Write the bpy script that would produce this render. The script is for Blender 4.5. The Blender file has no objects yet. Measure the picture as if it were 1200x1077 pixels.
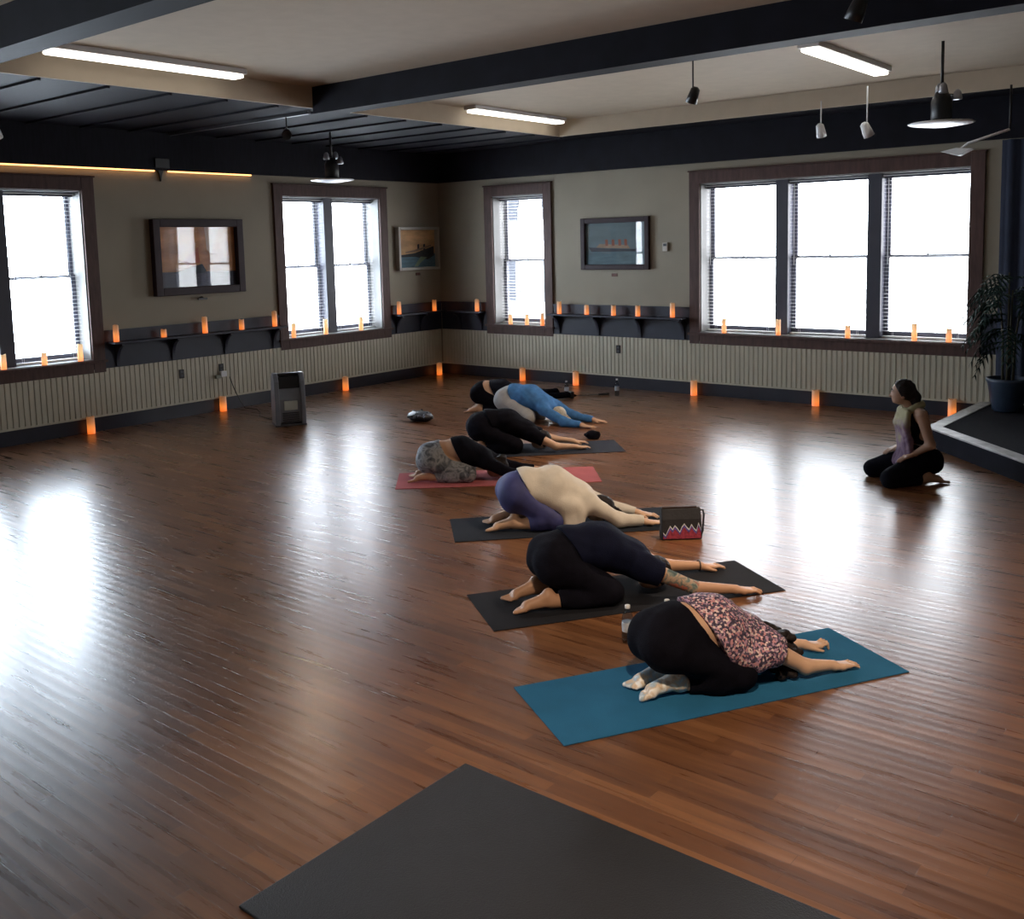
import bpy, math, random
import numpy as np
from mathutils import Matrix, Vector
random.seed(7)
S = bpy.context.scene
C = S.collection
PI = math.pi
XL, YR = -11.4, 12.15          # inner faces of the left wall (x) and of the back wall (y)
HC = 2.13                      # camera height
Z_COR, Z_CEIL = 3.155, 3.62

# ------------------------------------------------------------------ tagging
def tag(o, label=None, cat=None, group=None, kind=None):
    if label: o['label'] = label
    if cat: o['category'] = cat
    if group: o['group'] = group
    if kind: o['kind'] = kind
    return o
def empty(name, loc=(0, 0, 0), rz=0.0, parent=None):
    o = bpy.data.objects.new(name, None); C.objects.link(o)
    o.location = loc; o.rotation_euler = (0, 0, rz); o.empty_display_size = .1
    if parent: o.parent = parent
    return o
def copy_tree(o, parent=None):
    c = o.copy(); C.objects.link(c); c.parent = parent
    for ch in [x for x in bpy.data.objects if x.parent == o]:
        copy_tree(ch, c)
    return c

# ------------------------------------------------------------------ materials
MATS = {}
def M(name, rgb, rough=.6, metal=0., var=.08, scale=6., bump=0., bscale=60., spec=None, coat=0., sheen=0., stretch=None):
    if name in MATS: return MATS[name]
    m = bpy.data.materials.new(name); m.use_nodes = True; MATS[name] = m
    nt = m.node_tree; N = nt.nodes; L = nt.links
    b = N['Principled BSDF']
    tc = N.new('ShaderNodeTexCoord'); mp = N.new('ShaderNodeMapping'); L.new(tc.outputs['Object'], mp.inputs[0])
    if stretch: mp.inputs['Scale'].default_value = stretch
    ns = N.new('ShaderNodeTexNoise'); ns.inputs['Scale'].default_value = scale; ns.inputs['Detail'].default_value = 5
    L.new(mp.outputs[0], ns.inputs['Vector'])
    rp = N.new('ShaderNodeValToRGB')
    a = [max(0, c * (1 - var)) for c in rgb]; d = [min(1, c * (1 + var)) for c in rgb]
    rp.color_ramp.elements[0].color = (*a, 1); rp.color_ramp.elements[1].color = (*d, 1)
    rp.color_ramp.elements[0].position = .3; rp.color_ramp.elements[1].position = .7
    L.new(ns.outputs['Fac'], rp.inputs[0]); L.new(rp.outputs[0], b.inputs['Base Color'])
    b.inputs['Roughness'].default_value = rough; b.inputs['Metallic'].default_value = metal
    if spec is not None: b.inputs['Specular IOR Level'].default_value = spec
    if coat: b.inputs['Coat Weight'].default_value = coat; b.inputs['Coat Roughness'].default_value = .1
    if sheen: b.inputs['Sheen Weight'].default_value = sheen
    if bump:
        n2 = N.new('ShaderNodeTexNoise'); n2.inputs['Scale'].default_value = bscale; n2.inputs['Detail'].default_value = 4
        L.new(mp.outputs[0], n2.inputs['Vector'])
        bp = N.new('ShaderNodeBump'); bp.inputs['Strength'].default_value = bump; bp.inputs['Distance'].default_value = .01
        L.new(n2.outputs['Fac'], bp.inputs['Height']); L.new(bp.outputs[0], b.inputs['Normal'])
    return m
def emis(name, rgb, strength, base=None):
    m = bpy.data.materials.new(name); m.use_nodes = True; MATS[name] = m
    b = m.node_tree.nodes['Principled BSDF']
    b.inputs['Base Color'].default_value = (*(base or rgb), 1)
    b.inputs['Emission Color'].default_value = (*rgb, 1); b.inputs['Emission Strength'].default_value = strength
    return m
def glass_mat():
    m = bpy.data.materials.new('window_glass'); m.use_nodes = True
    nt = m.node_tree; N = nt.nodes; L = nt.links; N.remove(N['Principled BSDF'])
    t = N.new('ShaderNodeBsdfTransparent'); t.inputs[0].default_value = (.97, .98, .98, 1)
    g = N.new('ShaderNodeBsdfGlossy'); g.inputs['Roughness'].default_value = .02
    f = N.new('ShaderNodeFresnel'); ge = N.new('ShaderNodeNewGeometry'); mr = N.new('ShaderNodeMapRange')
    mr.inputs['To Min'].default_value = 1.45; mr.inputs['To Max'].default_value = 1 / 1.45; L.new(ge.outputs['Backfacing'], mr.inputs['Value']); L.new(mr.outputs[0], f.inputs['IOR'])
    x = N.new('ShaderNodeMixShader'); L.new(f.outputs[0], x.inputs[0]); L.new(t.outputs[0], x.inputs[1]); L.new(g.outputs[0], x.inputs[2])
    L.new(x.outputs[0], N['Material Output'].inputs['Surface'])
    return m
def plastic_clear():
    m = bpy.data.materials.new('clear_plastic'); m.use_nodes = True
    nt = m.node_tree; N = nt.nodes; L = nt.links; N.remove(N['Principled BSDF'])
    t = N.new('ShaderNodeBsdfTransparent'); t.inputs[0].default_value = (.62, .67, .72, 1)
    g = N.new('ShaderNodeBsdfGlossy'); g.inputs['Roughness'].default_value = .08
    f = N.new('ShaderNodeFresnel'); ge = N.new('ShaderNodeNewGeometry'); mr = N.new('ShaderNodeMapRange')
    mr.inputs['To Min'].default_value = 1.6; mr.inputs['To Max'].default_value = 1 / 1.6; L.new(ge.outputs['Backfacing'], mr.inputs['Value']); L.new(mr.outputs[0], f.inputs['IOR'])
    x = N.new('ShaderNodeMixShader'); L.new(f.outputs[0], x.inputs[0]); L.new(t.outputs[0], x.inputs[1]); L.new(g.outputs[0], x.inputs[2])
    L.new(x.outputs[0], N['Material Output'].inputs['Surface'])
    return m
def floor_mat():
    m = bpy.data.materials.new('strip_wood_floor'); m.use_nodes = True
    nt = m.node_tree; N = nt.nodes; L = nt.links; b = N['Principled BSDF']
    tc = N.new('ShaderNodeTexCoord')
    br = N.new('ShaderNodeTexBrick'); L.new(tc.outputs['Object'], br.inputs['Vector'])
    br.inputs['Scale'].default_value = 1.0; br.inputs['Brick Width'].default_value = .95; br.inputs['Row Height'].default_value = .066
    br.inputs['Mortar Size'].default_value = .0011; br.inputs['Mortar Smooth'].default_value = .3
    br.inputs['Color1'].default_value = (0, 0, 0, 1); br.inputs['Color2'].default_value = (1, 1, 1, 1); br.inputs['Mortar'].default_value = (.5, .5, .5, 1)
    br.offset = .37; br.offset_frequency = 2; br.squash = .8; br.squash_frequency = 3
    mp = N.new('ShaderNodeMapping'); mp.inputs['Scale'].default_value = (1.2, 16, 1); L.new(tc.outputs['Object'], mp.inputs[0])
    n1 = N.new('ShaderNodeTexNoise'); n1.inputs['Scale'].default_value = 1.6; n1.inputs['Detail'].default_value = 6; L.new(mp.outputs[0], n1.inputs['Vector'])
    n2 = N.new('ShaderNodeTexNoise'); n2.inputs['Scale'].default_value = .35; n2.inputs['Detail'].default_value = 2; L.new(tc.outputs['Object'], n2.inputs['Vector'])
    mx = N.new('ShaderNodeMath'); mx.operation = 'MULTIPLY_ADD'; mx.inputs[1].default_value = .30; L.new(br.outputs['Color'], mx.inputs[0])
    m2 = N.new('ShaderNodeMath'); m2.operation = 'MULTIPLY'; m2.inputs[1].default_value = .75; L.new(n1.outputs['Fac'], m2.inputs[0]); L.new(m2.outputs[0], mx.inputs[2])
    rp = N.new('ShaderNodeValToRGB'); e = rp.color_ramp.elements
    e[0].position = .18; e[0].color = (.060, .024, .013, 1); e[1].position = .85; e[1].color = (.25, .115, .050, 1)
    q = e.new(.5); q.color = (.138, .059, .026, 1)
    L.new(mx.outputs[0], rp.inputs[0])
    mm = N.new('ShaderNodeMix'); mm.data_type = 'RGBA'; mm.blend_type = 'MULTIPLY'
    L.new(br.outputs['Fac'], mm.inputs['Factor']); L.new(rp.outputs[0], mm.inputs['A']); mm.inputs['B'].default_value = (.55, .53, .53, 1)
    L.new(mm.outputs['Result'], b.inputs['Base Color'])
    rr = N.new('ShaderNodeMapRange'); rr.inputs['To Min'].default_value = .23; rr.inputs['To Max'].default_value = .34
    L.new(n1.outputs['Fac'], rr.inputs['Value']); L.new(rr.outputs[0], b.inputs['Roughness'])
    bp = N.new('ShaderNodeBump'); bp.inputs['Strength'].default_value = .30; bp.inputs['Distance'].default_value = .002; bp.invert = True
    ad = N.new('ShaderNodeMath'); ad.operation = 'MULTIPLY_ADD'; ad.inputs[1].default_value = .12
    L.new(n1.outputs['Fac'], ad.inputs[0]); L.new(br.outputs['Fac'], ad.inputs[2]); L.new(ad.outputs[0], bp.inputs['Height'])
    # each strip is very slightly cupped across its width
    sy = N.new('ShaderNodeSeparateXYZ'); L.new(tc.outputs['Object'], sy.inputs[0])
    mu = N.new('ShaderNodeMath'); mu.operation = 'MULTIPLY'; mu.inputs[1].default_value = 2 * PI / .066; L.new(sy.outputs['Y'], mu.inputs[0])
    si = N.new('ShaderNodeMath'); si.operation = 'COSINE'; L.new(mu.outputs[0], si.inputs[0])
    b2 = N.new('ShaderNodeBump'); b2.inputs['Strength'].default_value = 1.0; b2.inputs['Distance'].default_value = .00019
    L.new(si.outputs[0], b2.inputs['Height']); L.new(bp.outputs[0], b2.inputs['Normal']); L.new(b2.outputs[0], b.inputs['Normal'])
    b.inputs['Specular IOR Level'].default_value = .55
    return m
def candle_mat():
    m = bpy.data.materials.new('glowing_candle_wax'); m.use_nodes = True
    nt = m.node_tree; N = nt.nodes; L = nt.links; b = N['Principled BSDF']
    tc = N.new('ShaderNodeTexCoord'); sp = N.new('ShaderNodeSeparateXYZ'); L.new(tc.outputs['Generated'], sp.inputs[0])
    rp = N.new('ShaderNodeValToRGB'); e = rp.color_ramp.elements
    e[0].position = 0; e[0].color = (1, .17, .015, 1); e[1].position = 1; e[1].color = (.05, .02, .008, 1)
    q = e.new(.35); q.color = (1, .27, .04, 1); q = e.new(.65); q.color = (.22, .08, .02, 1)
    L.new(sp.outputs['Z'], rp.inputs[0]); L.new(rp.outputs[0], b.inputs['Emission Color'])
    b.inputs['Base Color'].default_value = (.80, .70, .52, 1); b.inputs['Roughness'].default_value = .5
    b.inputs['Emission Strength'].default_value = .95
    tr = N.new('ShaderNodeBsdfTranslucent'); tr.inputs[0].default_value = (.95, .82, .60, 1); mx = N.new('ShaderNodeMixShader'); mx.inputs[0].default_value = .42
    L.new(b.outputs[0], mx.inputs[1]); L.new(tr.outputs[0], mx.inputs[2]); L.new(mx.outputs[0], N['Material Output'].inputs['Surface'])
    return m

# ------------------------------------------------------------------ mesh builder
class MB:
    def __init__(s): s.v = []; s.f = []
    def box(s, x0, x1, y0, y1, z0, z1):
        n = len(s.v)
        s.v += [(x, y, z) for z in (z0, z1) for x, y in ((x0, y0), (x1, y0), (x1, y1), (x0, y1))]
        s.f += [tuple(n + i for i in q) for q in ((3, 2, 1, 0), (4, 5, 6, 7), (0, 1, 5, 4), (1, 2, 6, 5), (2, 3, 7, 6), (3, 0, 4, 7))]
        return s
    def prism(s, pts, axis, a, b):
        """polygon pts (2d) extruded along axis 0/1/2 from a to b"""
        n = len(s.v); k = len(pts)
        for t in (a, b):
            for p, q in pts:
                s.v.append({0: (t, p, q), 1: (p, t, q), 2: (p, q, t)}[axis])
        s.f.append(tuple(n + i for i in range(k))[::-1]); s.f.append(tuple(n + k + i for i in range(k)))
        for i in range(k):
            j = (i + 1) % k; s.f.append((n + i, n + j, n + k + j, n + k + i))
        return s
    def tube(s, pts, r, seg=10, caps=True):
        rs = r if isinstance(r, (list, tuple)) else [r] * len(pts)
        P = [Vector(p) for p in pts]; n0 = len(s.v); up = Vector((0, 0, 1)); pa = None
        for i, p in enumerate(P):
            t = (P[min(i + 1, len(P) - 1)] - P[max(i - 1, 0)]).normalized()
            if pa is None:
                a = t.cross(up);
                if a.length < 1e-3: a = t.cross(Vector((1, 0, 0)))
            else: a = pa - t * pa.dot(t)
            a.normalize(); b = t.cross(a); pa = a
            for k in range(seg):
                an = 2 * PI * k / seg; s.v.append(tuple(p + (a * math.cos(an) + b * math.sin(an)) * rs[i]))
        for i in range(len(P) - 1):
            for k in range(seg):
                j = (k + 1) % seg; o = n0 + i * seg
                s.f.append((o + k, o + j, o + seg + j, o + seg + k))
        if caps:
            s.f.append(tuple(n0 + k for k in range(seg))[::-1]); e = n0 + (len(P) - 1) * seg
            s.f.append(tuple(e + k for k in range(seg)))
        return s
    def lathe(s, prof, c=(0, 0, 0), seg=24, wob=None):
        n0 = len(s.v)
        for i, (r, z) in enumerate(prof):
            for k in range(seg):
                a = 2 * PI * k / seg; w = wob(a, i) if wob else 0
                s.v.append((c[0] + r * math.cos(a), c[1] + r * math.sin(a), c[2] + z + w))
        for i in range(len(prof) - 1):
            for k in range(seg):
                j = (k + 1) % seg; o = n0 + i * seg; s.f.append((o + k, o + j, o + seg + j, o + seg + k))
        s.f.append(tuple(n0 + k for k in range(seg))[::-1]); e = n0 + (len(prof) - 1) * seg
        s.f.append(tuple(e + k for k in range(seg)))
        return s
    def quad(s, *p):
        n = len(s.v); s.v += list(p); s.f.append(tuple(range(n, n + len(p)))); return s
    def build(s, name, mat, parent=None, bevel=0., smooth=False, mapf=None, loc=None, rz=None):
        me = bpy.data.meshes.new(name)
        me.from_pydata([mapf(*p) for p in s.v] if mapf else s.v, [], s.f); me.update()
        import bmesh
        bm = bmesh.new(); bm.from_mesh(me); bmesh.ops.recalc_face_normals(bm, faces=bm.faces); bm.to_mesh(me); bm.free()
        o = bpy.data.objects.new(name, me); C.objects.link(o); me.materials.append(mat)
        if parent: o.parent = parent
        if loc: o.location = loc
        if rz is not None: o.rotation_euler = (0, 0, rz)
        if smooth: me.polygons.foreach_set('use_smooth', [True] * len(me.polygons))
        if bevel:
            md = o.modifiers.new('b', 'BEVEL'); md.width = bevel; md.segments = 2; md.limit_method = 'ANGLE'
        return o
mapL = lambda w, d, z: (XL - d, w, z)      # along wall, outward depth, height
mapR = lambda w, d, z: (w, YR + d, z)

# ------------------------------------------------------------------ palette
m_floor = floor_mat(); m_glass = glass_mat(); m_clear = plastic_clear(); m_candle = candle_mat()
m_wall = M('taupe_wall_paint', (.30, .265, .205), .75, var=.05, scale=2, bump=.06, bscale=90)
m_bead = M('cream_beadboard_paint', (.52, .485, .385), .5, var=.04, scale=3)
m_navy = M('dark_navy_paint', (.016, .019, .038), .5, var=.15, scale=4)
m_base = M('dark_baseboard_paint', (.020, .021, .034), .4, var=.15, scale=4)
m_case = M('brown_stained_casing', (.085, .046, .040), .55, spec=.3, var=.22, scale=5, stretch=(6, 6, 1))
m_sash = M('dark_sash_paint', (.05, .052, .075), .45, var=.1)
m_jamb = M('pale_jamb_paint', (.20, .20, .20), .6, var=.05)
m_blind = M('white_blind_slats', (.72, .72, .72), .45, var=.03)
m_dceil = M('black_ceiling_boards', (.006, .006, .012), .7, spec=.2, var=.3, scale=5, stretch=(1, 9, 1))
m_cream = M('cream_ceiling_paint', (.50, .42, .32), .8, var=.04)
m_frame = M('dark_mahogany_frame', (.030, .015, .020), .5, var=.2, scale=8, spec=.25)
m_black = M('black_plastic', (.012, .012, .014), .4, var=.1)
m_grey = M('dark_grey_plastic', (.06, .065, .075), .38, var=.1)
m_white = M('white_painted_metal', (.75, .76, .78), .35, var=.03)

# ------------------------------------------------------------------ setting
def struct(o): o['kind'] = 'structure'; return o
struct(MB().box(XL - .6, 4.2, -4.2, YR + .6, -.12, 0).build('floor', m_floor))
ZT = .875; ZW = 2.88; CW = .155
WL = [(-.65, 1.21, 2), (4.15, 6.01, 2), (8.94, 10.80, 2)]  # first one is added out of view, to light people and near floor
WR = [(-10.22, -9.20, 1), (-6.55, -3.12, 3)]
def wall_boxes(mb, lo, hi, wins, d0, d1, ztop):
    e = [lo] + [x for w in wins for x in w[:2]] + [hi]
    for a, b in zip(e[0::2], e[1::2]): mb.box(a, b, d0, d1, 0, ztop)
    for a, b, n in wins: mb.box(a, b, d0, d1, 0, ZT - .03); mb.box(a, b, d0, d1, ZW, ztop)
    return mb
struct(wall_boxes(MB(), -4.2, YR, WL, 0, .34, 4.0).build('wall_left', m_wall, mapf=mapL))
struct(wall_boxes(MB(), XL - .34, 4.2, WR, 0, .34, 4.0).build('wall_back', m_wall, mapf=mapR))
mapX = lambda w, d, z: (4.0 + d, w, z)
WX = []
struct(wall_boxes(MB(), -4.2, YR, WX, 0, .34, 4.0).build('wall_right', m_wall, mapf=mapX))
struct(MB().box(XL, 4.0, -4.2, -4.0, 0, 4.0).build('wall_front', m_wall))
# perimeter fascia, dark ceiling boards and cream tray
FD = .07
struct(MB().box(-4, YR, -FD, 0, Z_COR, Z_CEIL).build('trim_1', m_dceil, mapf=mapL))
struct(MB().box(XL + FD, 4, -FD, 0, Z_COR, Z_CEIL).build('trim_2', m_dceil, mapf=mapR))
XC, YC = -8.45, 11.55
cb = MB()
cb.box(XL - .34, XC, -4.2, YR + .34, Z_CEIL, 4.02)
cb.box(XC, 4.2, YC, YR + .34, Z_CEIL, 4.02)
y = -3.9
while y < YR - .2:                      # thin raised board edges running parallel to the back wall
    cb.box(XL + .07, XC - .02, y, y + .03, Z_CEIL - .022, Z_CEIL); y += .62
struct(cb.build('ceiling', m_dceil))
ct = MB().box(XC, 4.2, -4.2, YC, Z_CEIL + .22, 4.02)
struct(MB().box(XC, XC + .03, -4.2, YC, Z_CEIL, Z_CEIL + .22).build('trim_7', m_cream)); struct(MB().box(XC + .03, 4.0, YC - .03, YC, Z_CEIL, Z_CEIL + .22).build('trim_8', m_cream))
struct(ct.build('ceiling', m_cream))
for i, yy in enumerate((7.2, 3.4, -.4)):
    struct(MB().box(XC + .03, 4.0, yy - .12, yy + .12, Z_CEIL - .06, Z_CEIL + .22).build('trim_%d' % (3 + i), m_dceil))

# baseboards, beadboard wainscot and navy dado
def strip_segments(lo, hi): return [(lo, hi)]
ZB, ZD = .185, .75
def beadboard(name, lo, hi, mapf):
    v = []; f = []; p = .066; n = int((hi - lo) / p); xs = []
    for i in range(n + 1):
        x = lo + i * p
        xs += [(x, -.030), (x + p * .76, -.030), (x + p * .80, -.020), (x + p * .84, -.020), (x + p * .88, -.034), (x + p * .95, -.034), (x + p * .985, -.020)]
    xs = [q for q in xs if q[0] <= hi]
    for x, d in xs: v += [mapf(x, d, ZB), mapf(x, d, ZD)]
    for i in range(len(xs) - 1): f.append((2 * i, 2 * i + 1, 2 * i + 3, 2 * i + 2))
    n0 = len(v); q = MB(); q.v = v; q.f = f
    o = q.build(name, m_bead)
    cap = MB().box(lo, hi, -.04, 0, ZB - .012, ZB + .012).box(lo, hi, -.019, 0, ZB, ZD)
    cap.build('backing_board', m_bead, parent=o, mapf=mapf)
    return struct(o)
beadboard('trim_11', -3.95, YR - .04, mapL)
beadboard('trim_12', XL + .04, -2.80, mapR)
struct(MB().box(-4, YR, -.022, 0, 0, ZB - .012).build('baseboard_left', m_base, mapf=mapL))
struct(MB().box(XL + .022, -2.8, -.022, 0, 0, ZB - .012).build('baseboard_back', m_base, mapf=mapR))
k = 13
def dado(lo, hi, mapf):
    global k
    struct(MB().box(lo, hi, -.022, 0, ZD, 1.205).box(lo, hi, -.034, 0, 1.18, 1.21).build('trim_%d' % k, m_navy, mapf=mapf)); k += 1
for a, b in ((-4, -.65 - CW), (1.21 + CW, 4.15 - CW), (6.01 + CW, 8.94 - CW), (10.80 + CW, YR - .022)): dado(a, b, mapL)
for a, b in ((XL + .035, -10.22 - CW), (-9.20 + CW, -6.55 - CW), (-3.12 + CW, -2.8)): dado(a, b, mapR)

# windows
WN = 1
def window(a, b, n, mapf):
    global WN
    r = empty('window_%d' % WN); struct(r); WN += 1
    mb = MB()
    mb.box(a - CW, a, -.035, 0, ZT - .165, ZW + CW).box(b, b + CW, -.035, 0, ZT - .165, ZW + CW)
    mb.box(a, b, -.035, 0, ZW, ZW + CW).box(a, b, -.035, 0, ZT - .165, ZT - .03)
    mb.box(a - CW - .015, b + CW + .015, -.05, -.0, ZW + CW, ZW + CW + .02)
    mb.build('casing', m_case, r, bevel=.006, mapf=mapf)
    MB().box(a - CW - .02, b + CW + .02, -.06, -.002, ZT - .045, ZT - .012).build('stool', m_case, r, bevel=.004, mapf=mapf)
    MB().box(a, b, -.03, .34, ZT - .012, ZT - .002).box(a, b, .0, .34, ZT - .03, ZT - .012).build('sill', m_jamb, r, bevel=.004, mapf=mapf)
    MB().box(a, a + .012, 0, .34, ZT, ZW).box(b - .012, b, 0, .34, ZT, ZW).box(a + .012, b - .012, 0, .34, ZW - .012, ZW).build('reveal', m_jamb, r, mapf=mapf)
    mw = .17; bay = (b - a - .024 - mw * (n - 1)) / n; bays = []
    for i in range(n):
        x0 = a + .012 + i * (bay + mw); bays.append((x0, x0 + bay))
        if i < n - 1: MB().box(x0 + bay, x0 + bay + mw, .10, .34, ZT, ZW - .012).build('mullion', m_sash, r, bevel=.004, mapf=mapf)
    zm = 1.872; fw = .055
    for x0, x1 in bays:
        for nm, z0, z1, d0 in (('lower_sash', ZT, zm + .018, .235), ('upper_sash', zm - .018, ZW - .012, .28)):
            s = MB().box(x0, x0 + fw, d0, d0 + .042, z0, z1).box(x1 - fw, x1, d0, d0 + .042, z0, z1)
            s.box(x0 + fw, x1 - fw, d0, d0 + .042, z0, z0 + (.075 if nm[0] == 'l' else .036)).box(x0 + fw, x1 - fw, d0, d0 + .042, z1 - .036, z1)
            so = s.build(nm, m_sash, r, bevel=.003, mapf=mapf)
            MB().box(x0 + fw, x1 - fw, d0 + .018, d0 + .022, z0 + .03, z1 - .03).build('glass', m_glass, so, mapf=mapf)
        MB().lathe([(.012, 0), (.016, .012), (.008, .02)], ((x0 + x1) / 2, .225, zm + .018), 12).build('sash_lock', m_grey, r, mapf=mapf)
    return bays
blind_labels = {
 1: ['open white slatted blind in left half of the leftmost window, at the photo edge', 'open white slatted blind beside the right jamb of the leftmost window'],
 2: ['open white slatted blind in left half of the two-pane window near the heater', 'open white slatted blind in right half of the two-pane window near the corner'],
 3: ['open white slatted blind filling the narrow single window right of the corner'],
 4: ['open white slatted blind in left bay of the wide three-bay window', 'open white slatted blind in middle bay of the wide three-bay window', 'open white slatted blind in right bay of the wide window, nearest the plant']}
def blinds(wi, bays, mapf):
    for (x0, x1), lb in zip(bays, blind_labels[wi]):
        xa, xb = x0 + .012, x1 - .012; c = (xa + xb) / 2
        loc = mapf(c, .17, ZW - .014); r = empty('venetian_blind', loc)
        tag(r, lb, 'blind', 'white slatted window blinds')
        inv = lambda w, d, z: tuple(p - q for p, q in zip(mapf(w, d, z), loc))
        MB().box(xa, xb, .14, .20, ZW - .07, ZW - .016).build('headrail', m_sash if wi != 9 else m_white, r, bevel=.003, mapf=inv)
        MB().box(xa, xb, .105, .135, ZW - .045, ZW - .035).build('valance_edge', m_white, r, mapf=inv)
        z = ZW - .10; sl = MB()
        while z > ZT + .05:
            sl.box(xa, xb, .145, .195, z - .0011, z + .0011); z -= .0455
        sl.build('slats', m_blind, r, mapf=inv)
        MB().box(xa, xb, .145, .195, ZT + .006, ZT + .026).build('bottom_rail', m_blind, r, bevel=.003, mapf=inv)
        for t in (.12, .88):
            w = xa + (xb - xa) * t
            MB().box(w - .0015, w + .0015, .1435, .1445, ZT + .02, ZW - .07).box(w - .0015, w + .0015, .1955, .1965, ZT + .02, ZW - .07).build('ladder_cord', m_blind, r, mapf=inv)
        MB().tube([inv(xa + .06, .125, ZW - .07), inv(xa + .06, .125, ZT + .9)], .005, 8).build('tilt_wand', m_white, r, smooth=True)
for i, (a, b, n) in enumerate(WL):
    q = window(a, b, n, mapL)
    if i: blinds(i, q, mapL)
for i, (a, b, n) in enumerate(WR): blinds(i + 3, window(a, b, n, mapR), mapR)

for a, b, n in WX: window(a, b, n, mapX)
# ------------------------------------------------------------------ shelves on curved brackets
def shelf(name_label, lo, hi, brs, mapf):
    c = (lo + hi) / 2; loc = mapf(c, -.12, 1.07); r = empty('wall_shelf', loc)
    tag(r, name_label, 'shelf', 'navy shelves along the walls')
    inv = lambda w, d, z: tuple(p - q for p, q in zip(mapf(w, d, z), loc))
    MB().box(lo, hi, -.225, -.035, 1.045, 1.07).build('shelf_board', m_navy, r, bevel=.004, mapf=inv)
    for w in brs:
        pts = [(-.023, 1.044), (-.19, 1.044), (-.19, 1.02)]
        for t in range(1, 9):
            a = PI / 2 * t / 8; pts.append((-.19 + .145 * math.sin(a), 1.02 - .20 * (1 - math.cos(a)) - .02 * t / 8))
        pts += [(-.045, .765), (-.023, .765)]
        MB().prism(pts, 0, w - .02, w + .02).build('bracket', m_navy, r, mapf=inv)
shelf('long navy wall shelf with five candles between leftmost window and two-pane window', 6.19, 8.77, (6.32, 7.08, 7.87, 8.67), mapL)
shelf('short navy wall shelf under the sunset ship picture by the dark corner', 10.98, 12.0, (11.08, 11.62), mapL)
shelf('short navy wall shelf with one candle just left of the narrow window', -11.1, -10.40, (-10.95, -10.5), mapR)
shelf('navy wall shelf with five candles below the grey ship picture', -9.02, -6.73, (-8.94, -8.22, -7.50, -6.80), mapR)

# ------------------------------------------------------------------ candles
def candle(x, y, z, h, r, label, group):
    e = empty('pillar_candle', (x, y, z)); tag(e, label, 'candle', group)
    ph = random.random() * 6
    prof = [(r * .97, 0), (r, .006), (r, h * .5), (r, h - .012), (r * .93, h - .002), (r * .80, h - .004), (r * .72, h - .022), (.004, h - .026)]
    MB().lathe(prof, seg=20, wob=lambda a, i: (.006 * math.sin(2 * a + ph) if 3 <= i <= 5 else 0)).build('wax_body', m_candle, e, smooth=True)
    MB().tube([(0, 0, h - .026), (.002, 0, h - .014), (.004, .001, h - .006)], .0016, 6).build('wick', m_black, e)
G1, G2, G3 = 'candles on the wall shelves', 'candles on the window sills', 'candles on the floor along the walls'
zs = 1.07
for Y, h, t in ((6.27, .205, 'lit pillar candle at far left end of the long shelf, nearest leftmost window'), (6.91, .10, 'shortest lit candle, second from left on the long left shelf'),
                (7.51, .215, 'tall lit candle in the middle of the long left shelf, below the framed picture'), (8.08, .14, 'short lit candle second from right on the long left shelf'),
                (8.63, .215, 'tall lit candle at right end of long left shelf against the window casing')):
    candle(XL + .12, Y, zs, h, .034, t, G1)
candle(XL + .12, 11.05, zs, .20, .034, 'lit candle on the short shelf right beside the two-pane window casing', G1)
candle(XL + .12, 11.86, zs, .185, .034, 'lit candle on short shelf below right edge of sunset ship picture', G1)
candle(-10.50, YR - .12, zs, .195, .034, 'lit candle on dark corner shelf just left of the narrow window', G1)
for X, h, t in ((-8.86, .19, 'leftmost lit candle on shelf below the grey ship picture'), (-8.36, .14, 'second lit candle from left on shelf below grey ship picture'),
                (-7.89, .15, 'middle lit candle of the five on shelf below grey ship picture'), (-7.48, .155, 'fourth lit candle from left on shelf below grey ship picture'),
                (-6.92, .20, 'tallest lit candle at right end of shelf beside the wide window')):
    candle(X, YR - .12, zs, h, .034, t, G1)
zt = ZT - .001
for Y, h, t in ((4.96, .17, 'candle on leftmost window sill, cut by the left photo edge'), (5.42, .145, 'short candle in the middle of the leftmost window sill'), (5.85, .20, 'tall pale candle at right end of leftmost window sill'),
                (9.02, .205, 'candle at left end of the two-pane window sill'), (9.61, .225, 'tall pale candle in front of the two-pane window mullion'), (10.31, .205, 'candle at right side of the two-pane window sill')):
    candle(XL + .0 - .005 + .05 - .01, Y, zt, h, .032, t, G2)
for X, h, t in ((-9.88, .16, 'left candle of three on the narrow window sill'), (-9.55, .17, 'middle candle of three on the narrow window sill'), (-9.25, .195, 'right candle of three on narrow window sill, by the casing'),
                (-6.18, .19, 'leftmost candle on the wide window sill'), (-5.41, .205, 'second candle from left on wide window sill, below first mullion'), (-4.50, .16, 'middle candle on the wide window sill, under middle bay'),
                (-3.70, .21, 'tallest candle on wide window sill, fourth from left'), (-3.31, .16, 'rightmost candle on the wide window sill, near the plant')):
    candle(X, YR + .0 - .035, zt, h, .032, t, G2)
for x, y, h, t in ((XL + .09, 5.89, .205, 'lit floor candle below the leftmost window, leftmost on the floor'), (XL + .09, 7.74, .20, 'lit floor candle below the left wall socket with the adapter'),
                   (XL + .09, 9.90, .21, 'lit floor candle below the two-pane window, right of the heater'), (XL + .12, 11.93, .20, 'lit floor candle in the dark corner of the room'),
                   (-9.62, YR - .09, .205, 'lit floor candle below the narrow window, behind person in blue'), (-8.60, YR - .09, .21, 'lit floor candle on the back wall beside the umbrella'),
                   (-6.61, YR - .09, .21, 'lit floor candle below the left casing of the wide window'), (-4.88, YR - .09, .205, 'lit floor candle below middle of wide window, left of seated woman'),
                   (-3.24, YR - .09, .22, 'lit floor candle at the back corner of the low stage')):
    candle(x, y, 0, h, .045, t, G3)

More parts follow.
